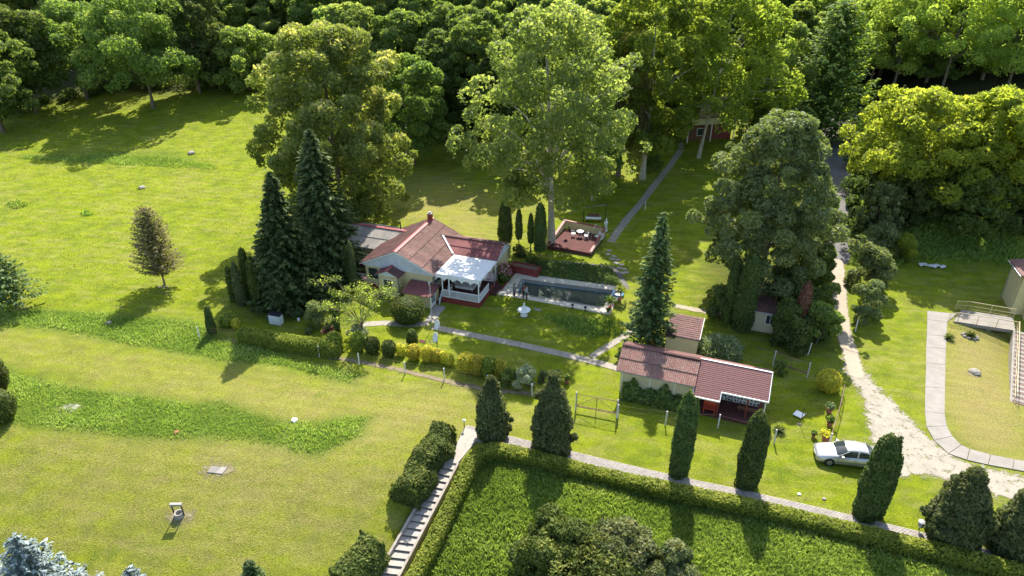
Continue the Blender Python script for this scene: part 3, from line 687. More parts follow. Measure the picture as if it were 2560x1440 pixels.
def roof_plane(parent, p0, along, down, Lr, Ls, mkey, sw=.92, sl=1.6, wave=.18, lift=0.03):
    """corrugated sheets: p0 at the ridge, 'along' the ridge, 'down' the slope"""
    e1 = Vector(along).normalized(); e2 = Vector(down).normalized(); n = e1.cross(e2)
    if n.z < 0: p0 = Vector(p0) + e1 * Lr; e1 = -e1; n = -n
    nc = max(1, round(Lr / sw)); nr = max(1, round(Ls / sl)); w_, l_ = Lr / nc, Ls / nr; me = corr(mkey, w_, l_, max(2, round(w_ / wave)))
    for c in range(nc):
        for r in range(nr):
            q = Vector(p0) + e1 * w_ * c + e2 * l_ * r + n * (lift - .0 * r)
            ob = link('roof_sheet', me, parent); ob.matrix_basis = Matrix(((e1.x, e2.x, n.x, q.x), (e1.y, e2.y, n.y, q.y), (e1.z, e2.z, n.z, q.z), (0, 0, 0, 1)))
def window(parent, x0, x1, y, z0, z1, face=-1, axis_='y', fr=.07, panes=1, fm='white', bars=(1, 1)):
    """casement in a wall facing -y (face=-1) or +x (axis x)"""
    def bx(mb, u0, u1, d0, d1, w0, w1):
        if axis_ == 'y': mb.box(u0, u1, min(y + face * d0, y + face * d1), max(y + face * d0, y + face * d1), w0, w1)
        else: mb.box(min(y + face * d0, y + face * d1), max(y + face * d0, y + face * d1), u0, u1, w0, w1)
    mb = MB(); bx(mb, x0 - fr, x0, -.02, .045, z0 - fr, z1 + fr); bx(mb, x1, x1 + fr, -.02, .045, z0 - fr, z1 + fr); bx(mb, x0, x1, -.02, .04, z0 - fr, z0); bx(mb, x0, x1, -.02, .04, z1, z1 + fr)
    nx, nz2 = bars
    for i in range(1, nx): u = x0 + (x1 - x0) * i / nx; bx(mb, u - .02, u + .02, 0, .035, z0, z1)
    for i in range(1, nz2): u = z0 + (z1 - z0) * i / nz2; bx(mb, x0, x1, .001, .034, u - .02, u + .02)
    o = mb.build('window', M[fm], parent); g_ = MB(); bx(g_, x0, x1, .004, .02, z0, z1); g_.build('pane', M['glass'], o); return o

# ------------------------------------------------------------------ the house
HO = Vector((-16.1, 65.1, 0)); HO.z = hz(-12, 66); HTH = -19
house = thing('house', 'yellow house with a large red corrugated gable roof, left of the pool', 'house', HO, R(HTH))
def HP(a, b, z=0): return Matrix.Translation(HO) @ Matrix.Rotation(R(HTH), 4, 'Z') @ Vector((a, b, z))
mb = MB(); mb.prism([(.4, .45, -.6), (8.2, .45, -.6), (8.2, .45, 2.78), (4.3, .45, 4.6), (.4, .45, 2.78)], (0, 8.4, 0)); mb.build('wall', M['yellow'], house)
MB().box(.36, 8.24, .41, 8.9, -.6, .42).build('plinth', M['red'], house)
roof = MB().prism([(.05, .46, 2.9), (8.55, .46, 2.9), (4.3, .46, 4.86)], (0, 8.78, 0)).build('roof', M['brownwood'], house)
sl = math.hypot(4.3, 2.0)
roof_plane(roof, (4.3, 0, 4.9), (0, 1, 0), (4.3, 0, -2.0), 9.3, sl + .1, 'roof', .93, 1.6)
roof_plane(roof, (4.3, 0, 4.9), (0, 1, 0), (-4.3, 0, -2.0), 9.3, sl + .1, 'roofdark', .93, 1.6)
mb = MB()
for s in (-1, 1): mb.prism([(4.3, -.03, 5.02), (4.3 + s * .22, -.03, 4.93), (4.3 + s * .22, -.03, 4.90), (4.3, -.03, 4.97)], (0, 9.36, 0))
mb.build('ridge_cap', M['ridge'], roof)
# weathered vertical boards of the front gable
gb = MB().prism([(.2, .40, 2.62), (8.4, .40, 2.62), (8.4, .40, 2.93), (4.3, .40, 4.82), (.2, .40, 2.93)], (0, .045, 0)).build('gable_wall', M['boards'], house)
for i in range(41):
    x0 = .2 + i * .2; x1 = x0 + .185
    zt = lambda x: 2.95 + (4.1 - abs(x - 4.3)) * .46
    MB().prism([(x0, .36, 2.60), (x1, .36, 2.60), (x1, .36, zt(x1) - .03), (x0, .36, zt(x0) - .03)], (0, .036, 0)).build('board', M['boards'], gb)
mb = MB()
for s in (-1, 1):
    mb.prism([(4.3, -.02, 4.92), (4.3 + s * 4.32, -.02, 2.91), (4.3 + s * 4.32, -.02, 2.80), (4.3, -.02, 4.81)], (0, -.03, 0))
mb.build('bargeboard', M['white'], roof)
mb = MB(); mb.tube([(8.72, -.05, 2.82), (8.72, 5.0, 2.82)], .06, 6); mb.tube([(8.66, -.05, 2.82), (8.45, .3, 2.6), (8.35, .33, 2.4), (8.35, .33, .1)], .045, 6); mb.build('gutter', M['metal'], roof)
ch = MB().box(4.05, 4.5, 8.5, 8.95, 4.2, 5.65).build('chimney', M['red'], roof)
MB().box(4.0, 4.55, 8.45, 9.0, 5.65, 5.72).build('chimney_cap', M['slab'], house)
MB().tube([(4.27, 8.72, 5.72), (4.27, 8.72, 5.9)], .13, 10).build('flue', M['metal'], house)
window(house, .85, 1.75, .45, 1.2, 2.25, fm='black', bars=(1, 2)); window(house, 1.0, 2.2, 8.2, 1.3, 2.2, 1, 'x')
MB().prism([(8.6, .55, 2.2), (8.6, .75, 2.2), (8.6, .75, 1.3), (8.6, .55, 1.3)], (.05, 0, 0)).build('shutter', M['metal'], house)
# entrance porch with its own little gable
po = MB().prism([(2.65, -.75, -.6), (4.75, -.75, -.6), (4.75, -.75, 2.35), (3.7, -.75, 2.9), (2.65, -.75, 2.35)], (0, 1.15, 0)).build('porch', M['yellow'], house)
MB().prism([(2.5, -.80, 2.38), (4.9, -.80, 2.38), (3.7, -.80, 3.0)], (0, .045, 0)).build('porch_gable', M['boards'], po)
roof_plane(po, (3.7, -1.1, 3.1), (0, 1, 0), (1.35, 0, -.68), 1.75, 1.5, 'roofdark', .87, 1.5); roof_plane(po, (3.7, -1.1, 3.1), (0, 1, 0), (-1.35, 0, -.68), 1.75, 1.5, 'roofclean', .87, 1.5)
mb = MB()
for s in (-1, 1): mb.prism([(3.7, -1.12, 3.2), (3.7 + s * .16, -1.12, 3.13), (3.7 + s * .16, -1.12, 3.10), (3.7, -1.12, 3.17)], (0, 1.7, 0))
mb.build('ridge_cap', M['ridge'], po)
window(house, 3.15, 4.15, -.75, .95, 1.95, fm='white', bars=(2, 1))
mb = MB(); mb.tube([(5.0, -1.1, 2.42), (5.0, -.7, 2.40), (4.85, -.72, 2.2), (4.82, -.8, 0)], .045, 6); mb.tube([(2.4, -1.1, 2.42), (2.4, -.6, 2.40), (2.58, -.7, 2.2), (2.6, -.8, 0)], .045, 6); mb.build('downpipe', M['metal'], house)
# cellar lean-to
MB().prism([(5.9, -1.62, -.6), (5.9, .44, -.6), (5.9, .44, 1.62), (5.9, -1.62, 1.28)], (2.95, 0, 0)).build('cellar_wall', M['yellow'], house)
lr = MB().prism([(5.75, .42, 1.74), (5.75, -1.8, 1.37), (5.75, -1.8, 1.33), (5.75, .42, 1.70)], (3.3, 0, 0)).build('cellar_roof', M['brownwood'], house)
roof_plane(lr, (5.75, .42, 1.76), (1, 0, 0), (0, -2.22, -.37), 3.3, 2.3, 'roofclean', 1.1, 2.3)
MB().box(5.75, 9.05, .38, .43, 1.74, 1.86).build('flashing', M['metal'], lr)
dr = MB().box(8.85, 8.90, -1.55, -.55, -.1, 1.3).build('door', M['white'], house)
for z in (.55, .8, 1.05): MB().box(8.90, 8.905, -1.4, -.7, z - .09, z + .09).build('door_pane', M['glass'], dr)
# east wing
MB().prism([(8.1, 5.3, -.2), (8.1, 9.2, -.2), (8.1, 9.2, 2.95), (8.1, 7.25, 3.85), (8.1, 5.3, 2.95)], (5.25, 0, 0)).build('east_wall', M['yellow'], house)
er = MB().prism([(6.3, 4.98, 3.0), (6.3, 7.25, 3.98), (6.3, 9.5, 3.0)], (7.0, 0, 0)).build('east_roof', M['brownwood'], house)
ls = math.hypot(2.35, 1.02)
roof_plane(er, (6.3, 7.25, 4.02), (1, 0, 0), (0, -2.35, -1.02), 7.4, ls, 'roofclean', .93, 1.3); roof_plane(er, (6.3, 7.25, 4.02), (1, 0, 0), (0, 2.35, -1.02), 7.4, ls, 'roof', .93, 1.3)
mb = MB()
for s in (-1, 1): mb.prism([(6.2, 7.25, 4.14), (6.2, 7.25 + s * .2, 4.07), (6.2, 7.25 + s * .2, 4.03), (6.2, 7.25, 4.1)], (7.55, 0, 0))
mb.build('ridge_cap', M['roofdark'], er)
MB().prism([(13.36, 5.1, 2.55), (13.36, 9.4, 2.55), (13.36, 9.4, 3.0), (13.36, 7.25, 3.94), (13.36, 5.1, 3.0)], (.04, 0, 0)).build('east_gable', M['boards'], house)
MB().prism([(6.45, 7.0, 4.06), (6.68, 7.0, 4.02), (8.72, 4.95, 3.09), (8.48, 4.95, 3.09)], (0, 0, .05)).build('valley_flashing', M['white'], er)
mb = MB(); mb.tube([(8.8, 4.85, 2.95), (13.75, 4.85, 2.95), (13.7, 5.0, 2.7), (13.5, 5.15, 2.4), (13.5, 5.2, .1)], .055, 6); mb.tube([(13.72, 9.55, 2.95), (13.5, 9.3, 2.6), (13.5, 9.3, .1)], .05, 6); mb.build('downpipe', M['metal'], house)
# west wing
MB().prism([(-5.6, 4.6, -.2), (-5.6, 9.7, -.2), (-5.6, 9.7, 2.5), (-5.6, 7.2, 3.6), (-5.6, 4.6, 2.5)], (6.2, 0, 0)).build('west_wall', M['yellow'], house)
wr = MB().prism([(-6, 4.3, 2.56), (-6, 7.2, 3.76), (-6, 10.1, 2.56)], (8.2, 0, 0)).build('west_roof', M['brownwood'], house)
ls = math.hypot(3.0, 1.24)
roof_plane(wr, (-6, 7.2, 3.8), (1, 0, 0), (0, -3.0, -1.24), 8.3, ls, 'roofgrey', .92, 1.62); roof_plane(wr, (-6, 7.2, 3.8), (1, 0, 0), (0, 3.0, -1.24), 8.3, ls, 'roofgrey', .92, 1.62)
mb = MB()
for s in (-1, 1): mb.prism([(-6.1, 7.2, 3.94), (-6.1, 7.2 + s * .2, 3.86), (-6.1, 7.2 + s * .2, 3.82), (-6.1, 7.2, 3.90)], (8.5, 0, 0))
mb.build('ridge_cap', M['ridge'], wr)
MB().tube([(.6, 8.4, 3.2), (.6, 8.4, 4.35)], .08, 8).build('stove_pipe', M['black'], wr)
window(house, -3.4, -2.5, 4.6, 1.2, 2.2, fm='white'); window(house, -1.1, -.6, 4.6, .3, 2.2, fm='black')
# low fenced terrace on the west side
wt = thing('side_terrace', 'small red terrace with white lattice railing in the shade left of the house', 'terrace', HP(-3.3, 1.0), R(HTH))
MB().box(0, 3.4, 0, 3.4, -.6, .28).build('floor', M['red'], wt)

def lattice(parent, L, h, M4, name='railing', sp_=.13):
    mb = MB(); t = .018
    mb.box(0, L, -.035, .035, h - .07, h, M4); mb.box(0, L, -.03, .03, 0, .07, M4)
    o = mb.build(name, M['white'], parent); mb = MB()
    for s, y0 in ((1, -.02), (-1, .004)):
        k = -h
        while k < L:
            a0, a1 = max(0, k), min(L, k + h - .14)
            if a1 - a0 > .05:
                z0, z1 = .07 + (a0 - k), .07 + (a1 - k)
                if s < 0: z0, z1 = h - .07 - (a0 - k), h - .07 - (a1 - k)
                mb.prism([(M4 @ Vector(v)) for v in ((a0, y0, z0 - t), (a0, y0, z0 + t), (a1, y0, z1 + t), (a1, y0, z1 - t))], (M4.to_3x3() @ Vector((0, .016, 0))))
            k += sp_
    props(mb.build('lattice', M['white'], o), kind='stuff')
    return o
def TM(x, y, z, th=0): return Matrix.Translation((x, y, z)) @ Matrix.Rotation(R(th), 4, 'Z')
lattice(wt, 3.3, .8, TM(.05, .05, .28)); lattice(wt, 3.2, .8, TM(.05, .05, .28, 90))

# veranda
ver = thing('veranda', 'white-roofed veranda with scalloped arches and lattice railing on a red plinth beside the pool', 'veranda', HP(9.35, 0), R(HTH))
MB().box(0, 4.2, 0, 5.25, -.5, .60).build('plinth', M['red'], ver)
MB().box(.05, 4.15, .05, 5.2, .60, .612).build('floor', M['redfloor'], ver)
MB().box(-1.1, -.004, .5, 5.2, -.3, .5).build('side_landing', M['redfloor'], ver)
for i in range(3): MB().box(-1.1, -.004, .5 - .32 * (i + 1), .5 - .32 * i - .003, -.3, .5 - .16 * (i + 1)).build('step', M['redfloor'], ver)
for i in range(2): MB().box(4.204 + .35 * i, 4.2 + .35 * (i + 1), 2.9, 5.0, -.3, .40 - .2 * i).build('step', M['redfloor'], ver)
for x, y in ((.1, .12), (4.08, .12), (4.08, 5.0), (.85, .12)): MB().box(x - .05, x + .05, y - .05, y + .05, .612, 2.98).build('post', M['white'], ver)
vr = MB().prism([(-.6, .1, 3.10), (4.35, .1, 3.10), (4.35, 5.0, 2.98), (-.6, 5.0, 2.98)], (0, 0, .07)).build('roof', M['white'], ver)
mb = MB(); 
for i in range(1, 8): mb.tube([(-.6, .1 + .62 * i, 3.19 - .0152 * i), (4.35, .1 + .62 * i, 3.19 - .0152 * i)], .012, 4)
mb.build('roof_seam', M['white'], vr)
def valance(x0, x1, M4, n, zt=3.1, zl=2.42, rise=.36):
    mb = MB(); K = 12
    for j in range(n):
        a, b = x0 + (x1 - x0) * j / n, x0 + (x1 - x0) * (j + 1) / n
        for i in range(K):
            u0, u1 = i / K, (i + 1) / K; f = lambda u: zl + rise * math.sin(math.pi * u) ** .6
            q = [(a + (b - a) * u0, 0, f(u0)), (a + (b - a) * u1, 0, f(u1)), (a + (b - a) * u1, 0, zt), (a + (b - a) * u0, 0, zt)]
            mb.prism([M4 @ Vector(v) for v in q], M4.to_3x3() @ Vector((0, .03, 0)))
    return mb
valance(-.6, 4.2, TM(0, .05, 0), 5).build('valance', M['white'], ver); valance(.12, 5.0, TM(4.22, 0, 0, 90), 3, 3.08, 2.35, .45).build('valance', M['white'], ver)
lattice(ver, 4.1, .85, TM(.05, .06, .615)); lattice(ver, 2.7, .85, TM(4.14, .12, .615, 90))
mb = MB(); 
for z in (.75, .35): mb.prism([(-.03, -.55, z - .35), (-.03, .1, z + .62 - .15), (-.03, .1, z + .68 - .15), (-.03, -.55, z - .29)], (.05, 0, 0))
mb.box(-.04, .03, -.62, -.54, -.2, .75); mb.build('stair_rail', M['white'], ver)
VZ = HO.z + .615
def chair(p, rz, label, mat='white', group=None, h=.85):
    t = thing('garden_chair', label, 'chair', p, rz, group)
    MB().box(-.24, .24, -.23, .23, .40, .44).build('seat', M[mat], t)
    mb = MB(); mb.lathe([(.235, -.012), (.235, .012)], 14); vs = [(v[0], .24 + v[2], .68 + v[1] * .95) for v in mb.v]; mb.v = vs; mb.box(-.2, .2, .225, .25, .44, .6); mb.build('backrest', M[mat], t)
    for x in (-.2, .2):
        for y in (-.19, .19): MB().tube([(x, y, .40), (x * 1.2, y * 1.2, 0)], .024, 5).build('leg', M[mat], t)
        MB().tube([(x * 1.15, -.18, .42), (x * 1.2, -.15, .63), (x * 1.15, .24, .65)], .022, 5).build('armrest', M[mat], t)
    return t
tb = thing('dining_table', 'long garden table with a pale patterned cloth on the veranda', 'table', HP(11.3, 1.9, .615), R(HTH))
mb = MB(); mb.box(-.95, .95, -.5, .5, .70, .74); mb.build('table_top', M['brownwood'], tb)
M['cloth'] = plain('patterned_cloth', (.55, .52, .5), .8, .3, 9, (.42, .3, .3)); mb = MB(); mb.box(-1.0, 1.0, -.55, .55, .742, .752); mb.box(-1.0, 1.0, -.56, -.551, .5, .752); mb.box(-1.0, 1.0, .551, .56, .5, .752); mb.box(.995, 1.005, -.55, .55, .52, .75); mb.build('tablecloth', M['cloth'], tb)
for x in (-.85, .85):
    for y in (-.42, .42): MB().box(x - .03, x + .03, y - .03, y + .03, 0, .70).build('leg', M['brownwood'], tb)
chair(HP(10.0, 2.5, .615), R(HTH + 80), 'white plastic chair at the left end of the veranda table'); chair(HP(11.5, 2.75, .615), R(HTH), 'white plastic chair behind the long side of the veranda table')
chair(HP(9.75, 1.2, .615), R(HTH - 60), 'white chair at the left front corner inside the veranda railing')
sw = thing('swing_seat', 'striped cushioned swing seat at the back right corner of the veranda', 'swing seat', HP(12.8, 4.2, .615), R(HTH + 10))
M['stripe'] = plain('striped_cushion', (.52, .42, .40), .8, .4, 7, (.3, .1, .1))
MB().box(-.7, .7, -.25, .25, .4, .5).build('seat', M['stripe'], sw); MB().prism([(-.7, .25, .45), (-.7, .45, 1.05), (-.7, .35, 1.07), (-.7, .17, .5)], (1.4, 0, 0)).build('backrest', M['stripe'], sw)
for x in (-.8, .8): MB().tube([(x, -.5, 0), (x, .1, 1.7), (x, .6, 0)], .025, 5).build('leg', M['metal'], sw)
# aerial mast in front of the house
mt = thing('aerial_mast', 'thin white aerial mast standing in front of the house corner', 'mast', P(1080, 818))
MB().tube([(0, 0, 0), (.05, 0, 4.6)], .028, 6).build('pole', M['post'], mt); MB().lathe([(.02, 4.6), (.12, 4.7), (.12, 4.95), (.02, 5.05)], 8).build('finial', M['metal'], mt)

# ------------------------------------------------------------------ the pool
pq = [Vector(g_) for g_ in (P(1241, 736), P(1524, 788), P(1560, 721), P(1292, 682))]; zc = sum(p.z for p in pq) / 4 + .10
inn = [P(1291, 735), P(1508, 771), P(1533, 730), P(1311, 701)]
pool = thing('swimming_pool', 'rectangular pool of dark green water with a pale paved rim', 'pool', (pq[0].x, pq[0].y, 0))
o = Vector(pool.location); OUT = [Vector((p.x, p.y, zc)) - o for p in pq]; INN = [Vector((p.x, p.y, zc)) - o for p in inn]
M['deck'] = plain('pool_paving', (.62, .54, .42), .85, .12, 1.6, (.48, .42, .34)); M['liner'] = plain('blue_pool_liner', (.22, .40, .50), .5, .15, 2, (.2, .3, .3))
def quadring(A, B, th, name, m, parent, n=(3, 6, 3, 6)):
    for i in range(4):
        j = (i + 1) % 4; K = n[i]
        for k in range(K):
            u0, u1 = k / K, (k + 1) / K; q = [A[i].lerp(A[j], u0), A[i].lerp(A[j], u1), B[i].lerp(B[j], u1), B[i].lerp(B[j], u0)]
            c = sum(q, Vector()) / 4; q = [c + (v - c) * .992 for v in q]
            MB().prism(q, (0, 0, -th)).build(name, m, parent)
cI = [p + (p - sum(INN, Vector()) / 4).normalized() * .42 for p in INN]
quadring(OUT, cI, .3, 'paving_slab', M['deck'], pool, (6, 3, 6, 3)); up = Vector((0, 0, .04))
quadring([p + up for p in cI], [p + up for p in INN], .3, 'coping_stone', M['slab'], pool, (12, 6, 12, 6))
mb = MB()
for i in range(4):
    j = (i + 1) % 4; a, b = INN[i], INN[j]; d = (b - a).normalized(); n = Vector((-d.y, d.x, 0)) * .05
    mb.prism([a - n * .02, b - n * .02, b - n, a - n], (0, 0, -1.5))
mb.prism([p + Vector((0, 0, -1.45)) for p in INN], (0, 0, -.1)); mb.build('basin', M['liner'], pool)
m, t_, N, L, B = nodes('green_pool_water'); tc = N.new('ShaderNodeNewGeometry')
n1 = nz(N, L, .35, 4, tc.outputs['Position']); L.new(ramp(N, L, n1.outputs[0], [(.35, (.03, .042, .032)), (.65, (.10, .115, .09))]).outputs[0], B.inputs['Base Color']); B.inputs['Roughness'].default_value = .06
n2 = nz(N, L, 5, 3, tc.outputs['Position']); bump(N, L, B, n2.outputs[0], .08, .02); M['water'] = m
ci = sum(INN, Vector()) / 4
MB().prism([p.lerp(ci, .001) + Vector((0, 0, -.32)) for p in INN], (0, 0, -.5)).build('water', M['water'], pool)
lad = MB()
la = inn[3].lerp(inn[2], .82) - o; 
for s in (0, .55):
    b = Vector((la.x + s, la.y - .25 * s, zc)); lad.tube([b + Vector((.1, .5, 0)), b + Vector((.1, .5, .55)), b + Vector((0, .1, .72)), b + Vector((-.05, -.15, .5)), b + Vector((-.05, -.2, -.6))], .03, 6)
lad.build('ladder', M['metal'], pool)
fl = thing('float_ring', 'blue inflatable ring lying on the paving at the right corner of the pool', 'pool ring', P(1545, 736, .14)); mb = MB()
mb.tube([(math.cos(6.283 * i / 16) * .55, math.sin(6.283 * i / 16) * .55, .08) for i in range(17)], .1, 8, cap=False); M['bluep'] = plain('blue_plastic', (.05, .22, .5), .4, .2, 3); mb.build('ring', M['bluep'], fl)
for i, (x, y) in enumerate(((1431, 770), (1463, 776))):
    t = thing('pool_lamp', ['small black lamp on the near pool rim, left of the two', 'small black lamp on the near pool rim, right of the two'][i], 'lamp', P(x, y, .12)); MB().lathe([(.1, 0), (.1, .04), (.03, .05), (.03, .25), (.13, .28), (.15, .42), (.05, .48)], 10).build('body', M['black'], t)
# red planter wall and flower bed by the pool
rw = thing('planter_wall', 'long oxide-red planter trough at the far left end of the pool', 'planter', HP(13.9, 9.3), R(HTH - 6)); mb = MB(); mb.box(0, 3.4, -.9, -.75, -.3, .95); mb.box(0, 3.4, .15, .3, -.3, .95); mb.box(0, .15, -.75, .15, -.3, .95); mb.box(3.25, 3.4, -.75, .15, -.3, .95); mb.build('trough', M['red'], rw); MB().box(.15, 3.25, -.75, .15, -.3, .8).build('earth', M['soil'], rw)
fb = thing('flower_bed_kerb', 'low red kerb of the rose bed between house gable and pool', 'kerb', HP(14.1, 4.6), R(HTH)); MB().box(.25, .4, -.6, 4.3, -.3, .25).build('kerb', M['red'], fb)
plant('rose_bush', 'rose bush full of pink flowers against the east gable of the house', 'rose bush', HP(14.0, 6.2, 0), egg_prof(2.1, .75), M['green'], .14, 60, 71)
rng = np.random.default_rng(4); D = sphere(rng, 130); D[:, 2] = np.abs(D[:, 2]) * 1.0; Pp = D * np.array([.8, .8, 1.1]) + np.array([0, 0, 1.1]); 
rb = [o_ for o_ in bpy.data.objects if o_.name.startswith('rose_bush')][0]
link('flower', cardmesh('flower', cards(Pp, D, .12, rng, .9), rng.random(130), M['flower']), rb)

# ------------------------------------------------------------------ terrace up the slope
tq = [P(1368, 622), P(1478, 641), P(1512, 594), P(1410, 573)]; tz = min(p.z for p in tq) + .45
te = thing('sitting_terrace', 'red paved sitting terrace with yellow parapet walls behind the pool', 'terrace', (tq[0].x, tq[0].y, tz)); o = Vector(te.location)
Q = [Vector((p.x, p.y, tz)) - o for p in tq]
MB().prism(Q, (0, 0, -1.2)).build('floor', M['redfloor'], te)
def parapet(a, b, h0, h1, wall, cap_, nm='parapet'):
    d = (b - a).normalized(); n = Vector((-d.y, d.x, 0)); z = Vector((0, 0, 1))
    w_ = MB().prism([a + n * .0, b + n * .0, b + n * .0 + z * h1, a + n * .0 + z * h0], -n * .22).build(nm, M[wall], te)
    MB().prism([a + z * (h0 + .003) + n * .04, b + z * (h1 + .003) + n * .04, b + z * (h1 + .003) - n * .26, a + z * (h0 + .003) - n * .26], (0, 0, .08)).build('coping', M[cap_], te)
parapet(Q[3], Q[2], .95, .95, 'yellow', 'red'); parapet(Q[0], Q[3], .1, .95, 'yellow', 'red'); parapet(Q[2], Q[1], .75, .12, 'yellow', 'red')
TC = sum(Q, Vector()) / 4 + o
chair(TC + Vector((-.35, 1.0, 0)), R(80), 'white plastic chair left of the round table on the red terrace'); chair(TC + Vector((1.15, .35, 0)), R(-80), 'white plastic chair right of the round table on the red terrace')
t = thing('round_table', 'small round white table between two chairs on the red terrace', 'table', TC + Vector((.45, .95, 0))); MB().lathe([(.42, .70), (.44, .72), (.42, .74)], 20).build('table_top', M['white'], t)
for k in range(4): a = k * 1.57 + .5; MB().tube([(math.cos(a) * .12, math.sin(a) * .12, .70), (math.cos(a) * .32, math.sin(a) * .32, 0)], .025, 5).build('leg', M['white'], t)
t = thing('swing_seat', 'grey framed two-seat garden swing at the right end of the red terrace', 'swing seat', TC + Vector((2.6, -.2, 0)), R(-65))
for x in (-.85, .85):
    MB().tube([(x, -.6, 0), (x, 0, 1.85), (x, .6, 0)], .028, 6).build('leg', M['metal'], t)
MB().tube([(-.85, 0, 1.85), (.85, 0, 1.85)], .028, 6).build('crossbar', M['metal'], t); MB().box(-.65, .65, -.25, .25, .42, .48).build('seat', M['post'], t); MB().prism([(-.65, .25, .45), (-.65, .42, .95), (-.65, .37, .96), (-.65, .2, .48)], (1.3, 0, 0)).build('backrest', M['post'], t)
t = thing('pergola', 'dark iron pergola arch with a plank seat hanging above the sitting terrace', 'pergola', P(1485, 556)); s0 = P(1458, 560) - t.location; s1 = P(1513, 552) - t.location
for s in (s0, s1): MB().tube([s, s + Vector((0, 0, 2.4))], .05, 6).build('post', M['black'], t)
mb = MB(); mb.tube([s0 + Vector((0, 0, 2.4)), s1 + Vector((0, 0, 2.4))], .045, 6); mb.build('beam', M['black'], t)
for k in range(9): q = s0.lerp(s1, (k + .5) / 9) + Vector((0, 0, 2.36)); MB().tube([q, q + Vector((.05, 0, -.22))], .03, 5, .01).build('ornament', M['white'], t)
t = thing('garden_bench', 'white cushioned bench with brown backrest under the iron pergola', 'bench', P(1483, 553), R(-5)); MB().box(-1.0, 1.0, -.3, .25, .38, .5).build('seat', M['white'], t); MB().box(-.75, .75, .28, .34, .5, .95).build('backrest', M['brownwood'], t)
for x in (-.85, .85): MB().box(x - .04, x + .04, -.25, .3, 0, .38).build('leg', M['brownwood'], t)
# ------------------------------------------------------------------ long outbuilding with corrugated and shingled roof
AO = Vector((8.7, 46.5, 0)); ATH = -20.5; AO.z = hz(12, 46)
def AP(a, b, z=0): return Matrix.Translation(AO) @ Matrix.Rotation(R(ATH), 4, 'Z') @ Vector((a, b, z))
an = thing('outbuilding', 'long low outbuilding, half corrugated roof and half smooth red shingle roof over an open porch', 'outbuilding', AO, R(ATH))
MB().prism([(.2, .45, -.4), (.2, 4.0, -.4), (.2, 4.0, 2.5), (.2, 2.25, 3.42), (.2, .45, 2.5)], (6.0, 0, 0)).build('wall', M['cream'], an)
r1 = MB().prism([(-.1, .12, 2.42), (-.1, 2.25, 3.52), (-.1, 4.3, 2.46)], (6.3, 0, 0)).build('corrugated_roof', M['brownwood'], an)
ls = math.hypot(2.2, 1.13)
roof_plane(r1, (-.15, 2.25, 3.56), (1, 0, 0), (0, -2.2, -1.13), 3.4, ls, 'roof', .85, 1.3, .17, .03)
roof_plane(r1, (3.25, 2.02, 3.44), (1, 0, 0), (0, -2.2, -1.13), 3.0, ls - .24, 'roof', 1.0, 1.15, .17, .05)
roof_plane(r1, (-.15, 2.25, 3.56), (1, 0, 0), (0, 2.2, -1.13), 6.4, ls, 'roofdark', .9, 1.3, .17)
MB().tube([(-.2, .0, 2.38), (6.25, .0, 2.38)], .06, 6).build('gutter', M['metal'], r1)
MB().prism([(-.2, 2.25, 3.70), (-.2, 2.4, 3.62), (-.2, 2.25, 3.60), (-.2, 2.1, 3.62)], (6.5, 0, 0)).build('ridge_cap', M['roofdark'], r1)
for x in (.3, 2.6, 4.6): MB().box(x, x + .07, .40, .452, 0, 2.4).build('drainpipe' if x == 2.6 else 'cover_strip', M['white'], an)
# shingle half
M['shingle'] = plain('red_shingle', (.21, .098, .088), .9, .16, 6, (.16, .075, .065), .4)
zf = lambda b: 3.60 - (2.4 - b) * .515
def front_b(a): return -.62 if a < 8.2 else .12
r2 = MB().prism([(6.25, .16, zf(.16) - .16), (6.25, 2.4, zf(2.4) - .12), (6.25, 4.6, zf(.2) - .14), (6.25, 4.6, zf(.2) - .24), (6.25, 2.4, zf(2.4) - .22), (6.25, .16, zf(.16) - .24)], (5.5, 0, 0)).build('shingle_roof', M['brownwood'], an)
MB().prism([(6.22, -.6, zf(-.6) - .1), (6.22, .155, zf(.155) - .1), (6.22, .155, zf(.155) - .2), (6.22, -.6, zf(-.6) - .2)], (2.0, 0, 0)).build('porch_eave', M['brownwood'], an)
sh_me = {}
rr = random.Random(8); row = 0; b = -.62
while b < 2.38:
    a = 6.2 + (0.17 if row % 2 else 0) - .17; xmax = 8.25 if b < .1 else 11.8
    while a < xmax - .01:
        a0, a1 = max(a, 6.2), min(a + .5, xmax); wq = round(a1 - a0, 2)
        if wq > .05:
            if wq not in sh_me:
                sh_me[wq] = MB().prism([(.004, 0, .020), (wq - .004, 0, .020), (wq - .004, .2, -.002), (.004, .2, -.002)], (0, 0, -.018)).mesh('shingle', M['shingle'])
            if len(sh_me) < 99: 
                ob = link('shingle', sh_me[wq], r2); ob.matrix_basis = Matrix.Translation((a0, b, zf(b) - .055 + rr.uniform(0, .004))) @ Matrix.Rotation(math.atan(.515), 4, 'X')
        a += .5
    b += .176 * .9; row += 1
MB().prism([(6.2, 2.40, zf(2.4) - .05), (6.2, 4.65, zf(.16) - .10), (6.2, 4.65, zf(.16) - .13), (6.2, 2.40, zf(2.4) - .08)], (5.6, 0, 0)).build('rear_slope', M['shingle'], r2)
mb = MB(); mb.prism([(6.2, 2.36, zf(2.4) + .0), (6.2, 2.46, zf(2.4) + .0), (6.2, 2.46, zf(2.4) - .07), (6.2, 2.36, zf(2.4) - .035)], (5.65, 0, 0))
mb.prism([(11.8, .05, zf(.05) - .02), (11.8, 2.4, zf(2.4)), (11.8, 2.4, zf(2.4) - .16), (11.8, .05, zf(.05) - .18)], (.06, 0, 0))
